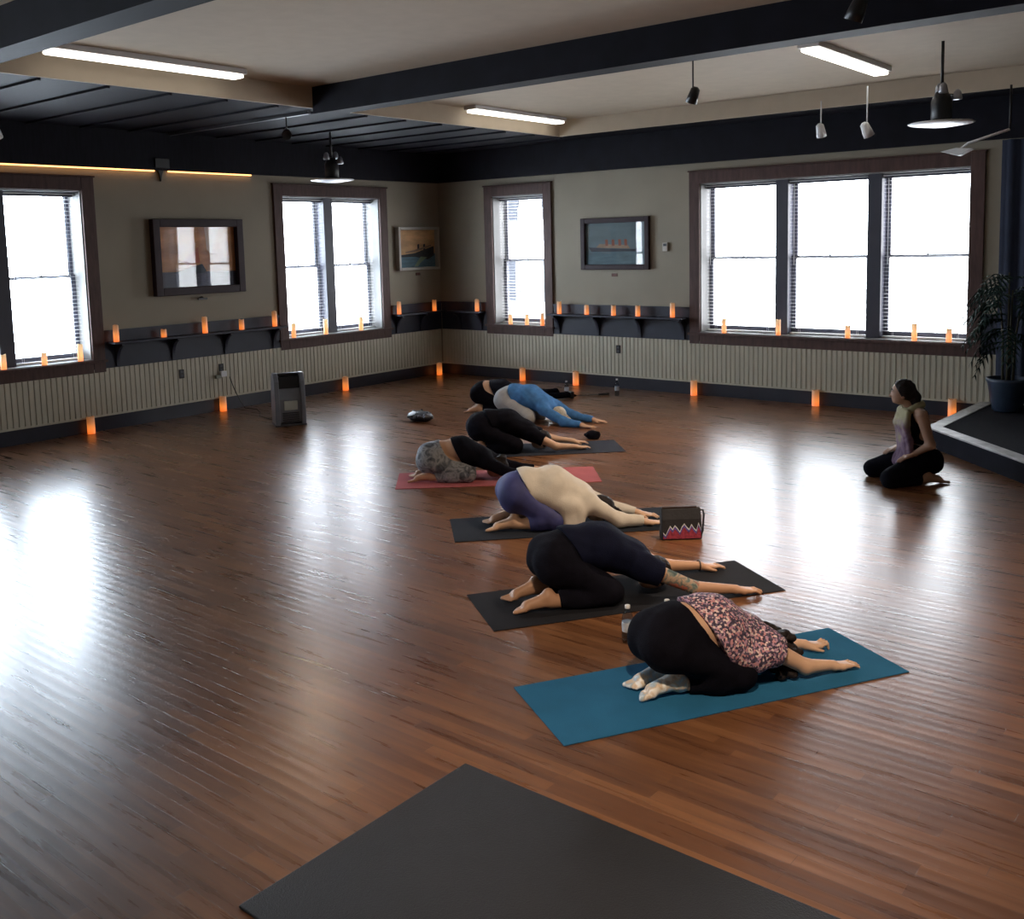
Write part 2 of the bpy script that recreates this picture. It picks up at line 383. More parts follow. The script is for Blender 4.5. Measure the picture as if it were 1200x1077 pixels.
# ------------------------------------------------------------------ framed pictures
def picture(lo, hi, z0, z1, mapf, label, kind, fw=.075, thick=.05):
    c = (lo + hi) / 2; loc = mapf(c, 0, z0); r = empty('framed_picture', loc); tag(r, label, 'picture')
    inv = lambda w, d, z: tuple(p - q for p, q in zip(mapf(w, d, z), loc))
    MB().box(lo, lo + fw, -thick, 0, z0, z1).box(hi - fw, hi, -thick, 0, z0, z1).box(lo + fw, hi - fw, -thick, 0, z0, z0 + fw).box(lo + fw, hi - fw, -thick, 0, z1 - fw, z1).build('frame', m_frame if kind != 1 else M('pale_picture_frame', (.40, .38, .34), .4), r, bevel=.008, mapf=inv)
    a, b, c0, c1 = lo + fw, hi - fw, z0 + fw, z1 - fw; W = b - a; H = c1 - c0
    P = lambda u, v: (a + W * u, c0 + H * v)
    def poly(name, pts, mat, d): MB().prism([P(*p) for p in pts], 1, -d, -d + .001).build(name, mat, art, mapf=inv)
    sky = [M('sunset_sky', (.60, .26, .10), .6, var=.45, scale=1.6, stretch=(1, 1, 3)), M('amber_sky', (.75, .42, .20), .6, var=.35, scale=2.2, stretch=(1, 1, 3)), M('grey_teal_sky', (.13, .18, .20), .6, var=.2, scale=2, stretch=(1, 1, 3))][kind]
    sea = [M('dusk_sea', (.06, .055, .085), .6, var=.2, stretch=(1, 1, 8)), M('blue_sea', (.10, .20, .27), .6, var=.3, scale=4, stretch=(1, 1, 6)), M('teal_sea', (.09, .15, .18), .6, var=.25, scale=4, stretch=(1, 1, 6))][kind]
    art = MB().box(a, b, -.012, -.002, c0, c1).build('painting', sky, r, mapf=inv)
    hull = M('dark_ship_hull', (.025, .03, .045), .6); sup = M('ship_decks', (.35, .22, .14), .6, var=.2); fun = M('ship_funnels', (.30, .08, .04), .6)
    if kind == 0:
        poly('sea', [(0, 0), (1, 0), (1, .24), (0, .26)], sea, .0135)
        poly('hull', [(.18, .25), (.55, .38), (.60, .26), (.58, .22), (.22, .22)], hull, .0145)
        poly('sail', [(.30, .42), (.50, .66), (.52, .40), (.38, .36)], M('rust_sail', (.50, .12, .06), .6), .0155)
        poly('window_glare', [(.60, 1), (.80, 1), (.70, .62), (.66, .55), (.62, .62)], M('peach_window_glare', (.75, .55, .40), .6), .0140)  # peach wedge: reflection of the windows, put into the picture as colour
    elif kind == 1:
        poly('sea', [(0, 0), (1, 0), (1, .36), (0, .32)], sea, .0135)
        poly('hull', [(.03, .33), (.45, .38), (.97, .56), (.97, .30), (.80, .20), (.45, .28), (.06, .28)], hull, .0145)
        poly('wake', [(.42, .02), (.60, .28), (.78, .26), (.60, .12), (.52, .02)], M('green_wake', (.25, .33, .22), .6), .0150)
        for u in (.52, .68): poly('funnel', [(u, .45), (u + .05, .46), (u + .05, .62), (u, .61)], hull, .0148)
        poly('decks', [(.20, .38), (.45, .41), (.90, .56), (.90, .60), (.42, .46), (.20, .42)], sup, .0149)
    else:
        poly('sea', [(0, 0), (1, 0), (1, .34), (0, .34)], sea, .0135)
        poly('hull', [(.05, .42), (.40, .385), (.90, .36), (.88, .31), (.10, .31)], hull, .0145)
        poly('decks', [(.18, .41), (.75, .375), (.72, .46), (.24, .50)], sup, .0148)
        for u in (.34, .45, .56, .66): poly('funnel', [(u, .45), (u + .045, .45), (u + .04, .60), (u - .005, .60)], fun, .0150)
    g = MB().box(a, b, -.019, -.017, c0, c1).build('picture_glass', m_glass, r, mapf=inv)
    return r
picture(6.87, 8.21, 1.58, 2.55, mapL, 'large dark framed picture of a sailing ship at sunset on left wall', 0, fw=.10, thick=.09)
picture(11.13, 12.07, 1.75, 2.44, mapL, 'small picture of ocean liner at orange sunset near the dark corner', 1, fw=.045, thick=.09)
picture(-8.505, -7.335, 1.727, 2.475, mapR, 'dark framed grey-teal picture of an ocean liner on the back wall', 2, fw=.075, thick=.05)
def plaque(mapf, w, z, label, hw=.05, hh=.022):
    loc = mapf(w, 0, z); inv = lambda a, d, c: tuple(p - q for p, q in zip(mapf(w + a, d, z + c), loc))
    r = empty('picture_plaque', loc); tag(r, label, 'plaque')
    MB().box(-hw, hw, -.010, 0, -hh, hh).build('plate', M('dark_red_plaque', (.11, .035, .025), .4, var=.3, scale=30), r, bevel=.003, mapf=inv)
    for s in (-1, 1): MB().box(s * hw * .85 - .004, s * hw * .85 + .004, -.013, -.009, -.004, .004).build('screw', m_grey, r, mapf=inv)
plaque(mapL, 11.62, 1.684, 'small dark red name plate below the sunset ocean liner picture')
plaque(mapR, -7.94, 1.650, 'small dark red name plate below the grey ship picture')
# picture light under the large picture
r = empty('picture_lamp', mapL(7.54, 0, 1.53)); tag(r, 'tiny grey bracket below the large framed sailing ship picture', 'bracket')
MB().tube([(0, 0, 0), (.05, 0, .01), (.08, .0, .0)], .010, 8).build('arm', m_grey, r, smooth=True)
MB().box(.06, .09, -.08, .06, -.025, 0).build('head', m_grey, r, bevel=.006)

# outlets, adapter, thermostat
def outlet(mapf, w, z, label):
    loc = mapf(w, -.030, z); inv = lambda a, d, c: tuple(p - q for p, q in zip(mapf(w + a, d - .030, z + c), loc))
    r = empty('wall_socket', loc); tag(r, label, 'socket', 'black wall sockets in the wainscot')
    MB().box(-.036, .036, -.012, 0, -.058, .058).build('cover_plate', m_black, r, bevel=.004, mapf=inv)
    for s in (-1, 1): MB().box(-.017, .017, -.015, -.010, s * .026 - .014, s * .026 + .014).build('outlet', m_grey, r, bevel=.002, mapf=inv)
outlet(mapL, 7.18, .565, 'black wall socket left of the adapter, in left wainscot')
outlet(mapL, 7.78, .575, 'black wall socket with a white adapter plugged in below it')
outlet(mapR, -7.87, .572, 'black wall socket in back wainscot below the grey ship picture')
r = empty('power_adapter', mapL(7.78, -.05, .50)); tag(r, 'small white adapter box plugged below the left wall socket', 'adapter')
MB().box(-.01, .045, -.045, .045, -.04, .035).build('body', m_white, r, bevel=.006)
MB().box(-.005, .04, -.12, -.045, -.055, -.01).build('plug', M('grey_green_plug', (.25, .27, .22), .5), r, bevel=.006)
r = empty('thermostat', mapR(-7.08, 0, 2.04)); tag(r, 'small pale thermostat on back wall right of grey ship picture', 'thermostat')
MB().box(-.045, .035, -.03, 0, -.06, .06).build('body', M('beige_plastic', (.48, .45, .40), .5), r, bevel=.006)
MB().box(-.03, .02, -.034, -.029, .01, .045).build('display', m_grey, r)

# heater
r = empty('space_heater', (-9.72, 7.58, 0), math.radians(61)); tag(r, 'tall dark grey tower heater standing on the floor by left wall', 'heater')
m_heat = M('heater_grey_plastic', (.20, .215, .25), .35, var=.08)
def heater_prof(w, d, z0, z1): return [(-w, z0), (w, z0), (w, z1 - .12), (w * .97, z1 - .05), (w * .8, z1), (-w * .8, z1), (-w * .97, z1 - .05), (-w, z1 - .12)]
for s in (-1, 1):
    pts = [(-.16, .02), (.15, .02), (.17, .12), (.16, .38), (.11, .58), (.04, .645), (-.08, .645), (-.15, .55), (-.17, .25)]
    MB().prism([(p, q) for p, q in pts], 0, s * .155 - .028, s * .155 + .028).build('side_shell', m_heat, r, bevel=.01)
MB().prism([(-.150, .05), (.13, .05), (.145, .14), (.135, .36), (.125, .42), (-.115, .46), (-.150, .33)], 0, -.13, .13).build('body', m_heat, r, bevel=.008)
MB().prism([(-.10, .42), (.06, .42), (.04, .60), (-.08, .60)], 0, -.127, .127).build('rear_grille', m_black, r)
MB().box(-.13, .13, -.04, .03, .60, .64).build('handle', m_black, r, bevel=.01)
MB().box(-.075, .085, -.160, -.146, .20, .31).build('control_panel', M('pale_grey_label', (.50, .52, .47), .4), r, bevel=.004)
gm = MB()
for i in range(6): gm.box(-.10, .10, -.156, -.146, .06 + i * .02, .07 + i * .02)
gm.build('front_grille', m_black, r)
MB().box(-.19, .19, -.15, .15, 0, .025).build('base', m_grey, r, bevel=.008)
# turn so control panel faces the camera: front is local -y
pts = [(-11.27, 7.84, .455), (-11.28, 7.90, .30), (-11.27, 7.98, .12), (-11.22, 8.02, .01), (-11.0, 8.05, .008), (-10.72, 7.9, .008), (-10.5, 7.72, .008), (-10.2, 7.66, .008), (-9.98, 7.70, .01), (-9.88, 7.66, .03)]
o = MB().tube(pts, .006, 8).build('power_cord', m_black, smooth=True)
o.parent = r; o.matrix_parent_inverse = (Matrix.Translation((-9.72, 7.58, 0)) @ Matrix.Rotation(math.radians(61), 4, 'Z')).inverted()

# floor things
def blob_clump(name, loc, label, cat, n, rx, ry, hz, seed, mat):
    rnd = random.Random(seed); F = Fld(.006)
    F.ell((0, 0, hz * .30), (rx * .85, ry * .8, hz * .42), .02)
    for i in range(n):
        a = rnd.random() * 2 * PI; q = rnd.random() ** .5
        F.cap((rx * q * math.cos(a), ry * q * math.sin(a), hz * (.25 + .6 * rnd.random() * (1 - q * .7))), (rx * q * math.cos(a + .5), ry * q * math.sin(a + .5), hz * (.2 + .5 * rnd.random() * (1 - q * .6))), .018, .012, .008)
    F.halfz(0); o = F.mesh(name, mat, loc=loc); tag(o, label, cat); return o

# ------------------------------------------------------------------ implicit-surface modeller (smooth union of tapered capsules and ellipsoids)
class Fld:
    def __init__(s, res): s.res = res; s.p = []; s.post = []
    def cap(s, a, b, ra, rb, k=.02, sv=1., flat=None, tagn=None):
        s.p.append(('c', np.array(a, float), np.array(b, float), ra, rb, k, sv, flat, tagn)); return s
    def ell(s, c, r, k=.02, rot=None, tagn=None):
        s.p.append(('e', np.array(c, float), np.array(r, float), rot, 0, k, 1., None, tagn)); return s
    def halfz(s, z): s.post.append(lambda X, Y, Z, D: np.maximum(D, z - Z)); return s
    def clip(s, pt, n):   # keep the side where (p-pt).n < 0
        pt = np.array(pt, float); n = np.array(n, float); n /= np.linalg.norm(n)
        s.post.append(lambda X, Y, Z, D: np.maximum(D, (X - pt[0]) * n[0] + (Y - pt[1]) * n[1] + (Z - pt[2]) * n[2])); return s
    def cut_now(s, pt, n):   # same, but only for what has been added so far
        s.clip(pt, n); s.p.append(('k', s.post.pop(), 0, 0, 0, 0, 0, 0, 0)); return s
    def wrinkle(s, amp, f, seed=0):
        rn = random.Random(seed); V = [[rn.uniform(-1, 1) for _ in range(3)] for _ in range(6)]; ph = [rn.uniform(0, 6) for _ in range(6)]
        def g(X, Y, Z, D):
            w = np.zeros_like(D)
            for i in range(6):
                ff = f * (.6 + .25 * i); w += np.sin(ff * (V[i][0] * X + V[i][1] * Y + V[i][2] * Z) + ph[i] + 1.5 * np.sin(f * .4 * (V[i][1] * X + V[i][2] * Y + V[i][0] * Z))) / (1 + .3 * i)
            return D + amp * w * .5
        s.post.append(g); return s
    def bounds(s):
        lo = np.full(3, 1e9); hi = -lo
        for t, a, b, ra, rb, k, sv, fl, tn in s.p:
            if t == 'k': continue
            if t == 'c':
                m = max(ra, rb) * np.array([1, sv, 1]); lo = np.minimum(lo, np.minimum(a, b) - m); hi = np.maximum(hi, np.maximum(a, b) + m)
            else:
                m = b if ra is None else np.full(3, b.max()); lo = np.minimum(lo, a - m); hi = np.maximum(hi, a + m)
        return lo - .03, hi + .03
    def grid(s):
        lo, hi = s.bounds(); n = np.ceil((hi - lo) / s.res).astype(int) + 1
        ax = [(lo[i] + np.arange(n[i]) * s.res).astype(np.float32) for i in range(3)]
        D = np.full(n, .5, np.float32)
        GX, GY, GZ = ax[0][:, None, None], ax[1][None, :, None], ax[2][None, None, :]
        for t, a, b, ra, rb, k, sv, fl, tn in s.p:
            if t == 'k': D = a(GX, GY, GZ, D).astype(np.float32); continue
            if t == 'c': m = max(ra, rb) * np.array([1, sv, 1]); l = np.minimum(a, b) - m; h = np.maximum(a, b) + m
            else:
                m = b if ra is None else np.full(3, b.max()); l = a - m; h = a + m
            mg = max(k, .01) + 3 * s.res
            i0 = np.maximum(0, np.floor((l - mg - lo) / s.res).astype(int)); i1 = np.minimum(n, np.ceil((h + mg - lo) / s.res).astype(int) + 1)
            sl = tuple(slice(i0[i], i1[i]) for i in range(3))
            X = ax[0][sl[0]][:, None, None]; Y = ax[1][sl[1]][None, :, None]; Z = ax[2][sl[2]][None, None, :]
            if t == 'c':
                ba = (b - a) / np.array([1, sv, 1]); bb = max(float(ba @ ba), 1e-9)
                px = X - a[0]; py = (Y - a[1]) / sv; pz = Z - a[2]
                hh = np.clip((px * ba[0] + py * ba[1] + pz * ba[2]) / bb, 0, 1)
                d = np.sqrt((px - ba[0] * hh) ** 2 + (py - ba[1] * hh) ** 2 + (pz - ba[2] * hh) ** 2) - (ra + (rb - ra) * hh)
                if fl is not None:
                    L = math.sqrt(bb); d = np.maximum(d, ((px * ba[0] + py * ba[1] + pz * ba[2]) / L) - L * fl)
            else:
                px, py, pz = X - a[0], Y - a[1], Z - a[2]
                if ra is not None:   # rotation about the lateral axis
                    c_, s_ = math.cos(ra), math.sin(ra); px, pz = px * c_ + pz * s_, -px * s_ + pz * c_
                k0 = np.sqrt((px / b[0]) ** 2 + (py / b[1]) ** 2 + (pz / b[2]) ** 2); k1 = np.sqrt((px / b[0] ** 2) ** 2 + (py / b[1] ** 2) ** 2 + (pz / b[2] ** 2) ** 2)
                d = k0 * (k0 - 1) / np.maximum(k1, 1e-6)
            o = D[sl]; q = np.maximum(k - np.abs(o - d), 0) / k
            D[sl] = np.minimum(o, d) - q * q * k * .25
        X, Y, Z = ax[0][:, None, None], ax[1][None, :, None], ax[2][None, None, :]
        for g in s.post: D = g(X, Y, Z, D).astype(np.float32)
        D[0] = D[-1] = .5; D[:, 0] = D[:, -1] = .5; D[:, :, 0] = D[:, :, -1] = .5
        return lo, D
    def mesh(s, name, mat, parent=None, loc=(0, 0, 0), rz=0., mats=None, assign=None):
        lo, D = s.grid(); I = D < 0; n = np.array(D.shape)
        c = n - 1
        acc = np.zeros((*c, 3), np.float32); cnt = np.zeros(c, np.float32)
        offs = [(i, j, k) for i in (0, 1) for j in (0, 1) for k in (0, 1)]
        for ax_ in range(3):
            for o in offs:
                if o[ax_]: continue
                p = list(o); p[ax_] = 1
                sa = tuple(slice(o[i], o[i] + c[i]) for i in range(3)); sb = tuple(slice(p[i], p[i] + c[i]) for i in range(3))
                a, b = D[sa], D[sb]; m = (a < 0) != (b < 0)
                idx = np.nonzero(m); t = a[idx] / (a[idx] - b[idx])
                pos = np.zeros((len(t), 3), np.float32) + np.array(o, np.float32); pos[:, ax_] += t
                acc[idx] += pos; cnt[idx] += 1
        cells = np.nonzero(cnt); V = acc[cells] / cnt[cells][:, None] + np.stack(cells, 1)
        V = V * s.res + lo; num = np.full(c, -1, np.int64); num[cells] = np.arange(len(V))
        Fq = []
        for ax_ in range(3):
            sa = [slice(1, -1)] * 3; sb = [slice(1, -1)] * 3
            sa[ax_] = slice(0, n[ax_] - 1); sb[ax_] = slice(1, n[ax_])
            A, B = I[tuple(sa)], I[tuple(sb)]; m = np.nonzero(A != B); fl = A[m]
            base = [m[0] + 1, m[1] + 1, m[2] + 1]; base[ax_] = m[ax_]
            u, v = (ax_ + 1) % 3, (ax_ + 2) % 3
            def at(du, dv):
                q = [x.copy() for x in base]; q[u] -= du; q[v] -= dv; return num[q[0], q[1], q[2]]
            Q = np.stack([at(1, 1), at(0, 1), at(0, 0), at(1, 0)], 1)
            Q[~fl] = Q[~fl][:, ::-1]; Fq.append(Q)
        Q = np.concatenate(Fq)
        # one light smoothing pass
        nb = np.zeros_like(V); dg = np.zeros(len(V))
        for i in range(4):
            for j in ((i + 1) % 4, (i + 3) % 4):
                np.add.at(nb, Q[:, i], V[Q[:, j]]); np.add.at(dg, Q[:, i], 1)
        V = V * .5 + .5 * nb / np.maximum(dg, 1)[:, None]
        me = bpy.data.meshes.new(name); me.vertices.add(len(V)); me.vertices.foreach_set('co', V.astype(np.float32).ravel())
        me.loops.add(len(Q) * 4); me.loops.foreach_set('vertex_index', Q.ravel().astype(np.int32))
        me.polygons.add(len(Q)); me.polygons.foreach_set('loop_start', np.arange(0, len(Q) * 4, 4, dtype=np.int32))
        me.polygons.foreach_set('loop_total', np.full(len(Q), 4, np.int32)); me.polygons.foreach_set('use_smooth', [True] * len(Q))
        me.update(calc_edges=True)
        me.materials.append(mat)
        for mm in (mats or []): me.materials.append(mm)
        if assign:
            cc = V[Q].mean(1); me.polygons.foreach_set('material_index', assign(cc).astype(np.int32))
        o = bpy.data.objects.new(name, me); C.objects.link(o); o.location = loc; o.rotation_euler = (0, 0, rz)
        if parent: o.parent = parent
        return o

# ------------------------------------------------------------------ people
def unit2(a, b): d = np.array([b[0] - a[0], b[1] - a[1]]); return d / np.linalg.norm(d)
def hand(F, w, dr, side, s=1., z=.017, curl=0., spread=1., rz=0.):
    d = np.array([dr[0], dr[1], 0.]); pl = np.array([-dr[1], dr[0], 0.]); t = -side * pl   # t points to the thumb side
    W = np.array([w[0], w[1], w[2]]); P = lambda a, b, zz: np.array([W[0], W[1], 0]) + d * a * s + t * b * s + np.array([0, 0, zz])
    for b in (-.026, -.009, .009, .026):
        F.cap(P(.0, b * .6, w[2]), P(.088, b, z + .004), .017 * s, .0115 * s, .014)
    F.cap(P(.045, -.022, z + .002), P(.045, .022, z + .002), .014 * s, .014 * s, .014)
    for b, L, sp in ((.028, .070, .10), (.0095, .079, .02), (-.0095, .073, -.06), (-.0275, .058, -.16)):
        sp *= spread
        k0 = P(.088, b, z + .004); k1 = P(.088 + L * .52, b + sp * L * .5, z + .006 + curl * .012); k2 = P(.088 + L * (1 - .35 * curl), b + sp * L, z - .008 + curl * -.0)
        F.cap(k0, k1, .0092 * s, .0082 * s, .006); F.cap(k1, k2, .0082 * s, .0068 * s, .004)
    a = P(.022, .024, z + .002); b = P(.052, .052, z); c = P(.082, .062, z - .006)
    F.cap(a, b, .0125 * s, .0105 * s, .012); F.cap(b, c, .0100 * s, .0082 * s, .005)
def foot(F, an, toe, side, s=1., z=0.):
    """sole-up foot: ankle an, toe point on the floor behind it"""
    d = unit2(an, toe); pl = np.array([-d[1], d[0]]); L = math.hypot(toe[0] - an[0], toe[1] - an[1])
    P = lambda t, b, zz: (an[0] + d[0] * L * t + pl[0] * b * s, an[1] + d[1] * L * t + pl[1] * b * s, zz + z)
    F.cap(P(-.02, 0, .058), P(.62, 0, .034), .034 * s, .026 * s, .02, sv=1.2)
    F.ell(P(.08, 0, .096), (.036 * s, .030 * s, .036 * s), .03)
    F.cap(P(.13, .003, .084), P(.66, 0, .046), .024 * s, .020 * s, .02, sv=1.25)
    F.cap(P(.70, -.024, .028), P(.72, .024, .026), .021 * s, .019 * s, .018)
    m = side   # big toe on the inner side
    for i, (b, r, q) in enumerate(((.030, .0125, 1.0), (.013, .0095, .98), (-.002, .009, .95), (-.016, .0085, .91), (-.029, .008, .87))):
        F.cap(P(.72, b * m * 1.0, .024), P(q, b * m * 1.05, .014), r * s * 1.05, r * s, .006)

def prone(name, label, loc, ang, s, u0, skin, pants, shirt, hair, res=.006, elbow=(1.29, .19), wrist=(1.53, .19), tilt=0., near=None, far=None,
          sleeve='short', pants_wai=.60, shirt_wai=.52, drape=False, cuff=.86, sock=None, tattoo=None, loose=.012, hair_kind='cap', headz=0., curl=(0, 0),
          bracelets=False, low=0., z0=.008, footu=0., footv=1., hang=False, kneeu=0.):
    T = lambda u, v, z: (u0 + u * s, v * s, z * s)
    J = {}
    for sd, o in ((-1, near), (1, far)):
        e = (elbow[0], sd * elbow[1], .058); w = (wrist[0], sd * wrist[1], .034)
        if o: e = (o[0], o[1], .06); w = (o[2], o[3], .034)
        J[sd] = (T(1.02, sd * .165, .185), (e[0], e[1], .058) if o else T(*e), (w[0], w[1], .034) if o else T(*w))
    body = Fld(res)
    # torso
    def torso(F, g=0., parts=('pelvis', 'torso')):
        if 'pelvis' in parts:
            F.ell(T(.47, 0, .29 - low), np.array((.15, .165, .135)) * s + g, .05)
            for sd in (-1, 1): F.ell(T(.425, sd * .085, .262 - low), np.array((.112, .098, .122)) * s + g, .05)
        if 'torso' in parts:
            F.cap(T(.56, 0, .335 - low), T(.76, 0, .325 - low * .5), .108 * s + g, .112 * s + g, .06, sv=1.32)
            F.cap(T(.74, 0, .315 - low * .5), T(.95, 0, .225), .118 * s + g, .098 * s + g, .06, sv=1.45)
            F.cap(T(1.0, -.13, .19), T(1.0, .13, .19), .068 * s + g, .068 * s + g, .05)
    torso(body)
    body.cap(T(.99, 0, .18), T(1.07, 0, .125 + headz), .056 * s, .052 * s, .03)
    hc = T(1.125, 0, .100 + headz)
    body.ell(hc, np.array((.098, .076, .094)) * s, .02)
    body.ell(T(1.075, 0, .065 + headz), np.array((.062, .052, .055)) * s, .03)
    body.cap(T(1.115, 0, .030 + headz), T(1.09, 0, .018 + headz), .012 * s, .014 * s, .012)   # nose towards the mat
    for sd in (-1, 1): body.ell(T(1.10, sd * .077, .095 + headz), np.array((.030, .010, .020)) * s, .006)
    K = {}
    for sd in (-1, 1):
        hip = T(.47, sd * .10, .25 - low); kn = T(.825 + kneeu, sd * .17, .088); kc = T(.82 + kneeu, sd * .17, .066); an = T(.455 + footu, sd * .125 * footv, .050); mid = T(.64 + footu * .5 + kneeu * .4, sd * .148, .068)
        K[sd] = (hip, kn, kc, an, mid)
        body.cap(hip, kn, .100 * s, .068 * s, .04); body.cap(kc, an, .060 * s, .038 * s, .03); body.cap(mid, T(.70 + kneeu, sd * .155, .07), .056 * s, .06 * s, .03)
        foot(body, an, T(.225 + footu, sd * .10 * footv, 0), -sd, s)
        sh, el, wr = J[sd]
        body.cap(sh, el, .051 * s, .040 * s, .03); body.cap(el, wr, .041 * s, .026 * s, .02)
        hand(body, (wr[0], wr[1], .030 * s), unit2(el, wr), sd, s, curl=curl[0 if sd < 0 else 1])
    body.halfz(.0015)
    mats = None; assign = None
    if tattoo:
        mats = [tattoo]; A, B = np.array(J[-1][0]), np.array(J[-1][1])
        def assign(cc):
            t = ((cc - A) @ (B - A)) / ((B - A) @ (B - A)); dd = np.linalg.norm(cc - A - t[:, None] * (B - A), axis=1)
            return ((t > .30) & (t < 1.02) & (dd < .09)).astype(int)
    root = body.mesh('person', skin, loc=(loc[0], loc[1], z0), rz=math.radians(ang), mats=mats, assign=assign)
    tag(root, label, 'person')
    n = np.array((.90, 0, .44)); g = .010
    # trousers
    P = Fld(res)
    torso(P, g, ('pelvis',))
    P.cap(T(.56, 0, .335 - low), T(.66, 0, .335 - low), .108 * s + g, .110 * s + g, .05, sv=1.32)
    P.cut_now(T(pants_wai, 0, .40), n)
    for sd in (-1, 1):
        hip, kn, kc, an, mid = K[sd]
        P.cap(hip, kn, .100 * s + g, .068 * s + g, .04); P.cap(kc, an, .060 * s + g, .040 * s + g, .03, flat=cuff); P.cap(mid, T(.70 + kneeu, sd * .155, .07), .056 * s + g, .06 * s + g, .03)
    P.wrinkle(.0035, 42, hash(name) % 97 if False else len(label)); P.halfz(.001)
    P.mesh('trousers', pants, root)
    # shirt
    Q = Fld(res); g = loose
    torso(Q, g, ('torso',)); Q.ell(T(.50, 0, .30 - low), np.array((.16, .172, .14)) * s + g, .05)
    if drape:
        Q.cap(T(.66, -.14, .25), T(.92, -.17, .15), .075 * s, .07 * s, .06); Q.cap(T(.66, .14, .25), T(.92, .17, .15), .075 * s, .07 * s, .06)
    if hang:
        Q.cap(T(.80, -.19, .20), T(.82, -.22, .03), .045, .028, .04); Q.cap(T(.85, -.19, .19), T(.87, -.225, .03), .045, .030, .04); Q.cap(T(.90, -.18, .17), T(.93, -.21, .035), .045, .028, .04)
    for sd in (-1, 1):
        sh, el, wr = J[sd]
        if sleeve == 'short': Q.cap(sh, el, .051 * s + g * 1.3, .050 * s + g, .04, flat=.42)
        elif sleeve == 'tee': Q.cap(sh, el, .053 * s + g * 1.4, .052 * s + g, .04, flat=.24)
        elif sleeve == 'cap': Q.cap(sh, el, .055 * s + g * 1.5, .055 * s + g, .04, flat=.20)
        elif sleeve == 'long':
            Q.cap(sh, el, .051 * s + g, .042 * s + g * .8, .04); Q.cap(el, wr, .042 * s + g * .8, .030 * s + g * .5, .03, flat=.90)
    Q.wrinkle(.0045, 38, len(label) + 3); Q.halfz(.003)
    Q.clip(T(shirt_wai, 0, .40), -n)
    Q.mesh('shirt', shirt, root)
    # hair
    H = Fld(res); g = .014
    if hair_kind == 'curly':
        rn = random.Random(3); H.ell(T(1.135, 0, .108 + headz), np.array((.095, .082, .092)) * s + .004, .02)
        for i in range(110):
            a = rn.uniform(0, 2 * PI); b = rn.uniform(-.3, 1.2); rr = rn.uniform(.085, .125)
            c = (hc[0] + rr * math.cos(a) * math.cos(b) * 1.05, hc[1] + rr * math.sin(a) * math.cos(b) * 1.3, max(.02, hc[2] + rr * math.sin(b) * .9))
            if c[0] < hc[0] - .09: continue
            H.ell(c, (.022, .022, .020), .008)
        for i in range(26):
            H.ell((hc[0] - .02 + rn.uniform(-.06, .1), rn.choice((-1, 1)) * rn.uniform(.09, .17), rn.uniform(.015, .06)), (.024, .022, .018), .008)
    elif hair_kind == 'braid':
        H.ell(T(1.133, 0, .110 + headz), np.array((.098, .076, .09)) * s + .010, .02)
        for i in range(9): H.ell(T(1.19 + .026 * i, .02 + .012 * i, max(.02, .13 - .02 * i)), (.022, .019, .018), .008)
    else:
        H.ell(T(1.133, 0, .110 + headz), np.array((.096, .076, .090)) * s + .008, .02)
        if hair_kind == 'bun': H.ell(T(1.17, 0, .195 + headz), (.045, .045, .035), .015)
        if hair_kind == 'loose':
            for q in range(14):
                b = -.11 + .22 * q / 13; H.cap(T(1.14, b * .8, .13), T(1.22 + .02 * math.sin(q * 2.1), b * 1.3, .02), .020, .013, .01)
    H.wrinkle(.003, 120, 5); H.halfz(.004)
    H.clip(T(1.045, 0, .10), (-1, 0, -.1))
    H.mesh('hair', hair, root)
    if sock:
        for sd in (-1, 1):
            B = Fld(.004 if res < .007 else res); an = K[sd][3]; ss = s * 1.10
            toe = T(.222 + footu, sd * .10 * footv, 0); d = unit2(an, toe)
            foot(B, (an[0] - d[0] * .0, an[1] - d[1] * .0), toe, -sd, ss); B.cap((an[0] + .03, an[1], an[2] + .003), an, .046 * s, .045 * s, .02)
            B.halfz(.0005); B.mesh('sock', sock, root)
    if bracelets:
        el, wr = J[1][1], J[1][2]; el = Vector(el); wr = Vector(wr); d = (wr - el).normalized(); p = el + (wr - el) * .93; p.z = .036
        a = d.cross(Vector((0, 0, 1))).normalized(); b = a.cross(d)
        MB().tube([tuple(p + (a * math.cos(t) + b * math.sin(t)) * .033) for t in np.linspace(0, 2 * PI, 25)], .004, 6, caps=False).build('bracelet', m_black, root, smooth=True)
    return root

def mat_pattern(name, cols, scale, kind='noise', rough=.8):
    m = bpy.data.materials.new(name); m.use_nodes = True
    nt = m.node_tree; N = nt.nodes; L = nt.links; b = N['Principled BSDF']; b.inputs['Roughness'].default_value = rough
    tc = N.new('ShaderNodeTexCoord')
    if kind == 'voronoi':
        t = N.new('ShaderNodeTexVoronoi'); t.inputs['Scale'].default_value = scale; out = t.outputs['Color']
        s = N.new('ShaderNodeSeparateColor'); L.new(out, s.inputs[0]); src = s.outputs[0]
    else:
        t = N.new('ShaderNodeTexNoise'); t.inputs['Scale'].default_value = scale; t.inputs['Detail'].default_value = 4; t.inputs['Distortion'].default_value = .6; src = t.outputs['Fac']
    L.new(tc.outputs['Object'], t.inputs['Vector'])
    rp = N.new('ShaderNodeValToRGB'); e = rp.color_ramp.elements; lo, hi = (.05, .95) if kind == 'voronoi' else (.34, .66)
    if kind == 'voronoi': rp.color_ramp.interpolation = 'CONSTANT'
    e[0].position = lo; e[0].color = (*cols[0], 1); e[1].position = hi; e[1].color = (*cols[-1], 1)
    for i, c in enumerate(cols[1:-1]): q = e.new(lo + (hi - lo) * (i + 1) / (len(cols) - 1)); q.color = (*c, 1)
    L.new(src, rp.inputs[0]); L.new(rp.outputs[0], b.inputs['Base Color'])
    return m
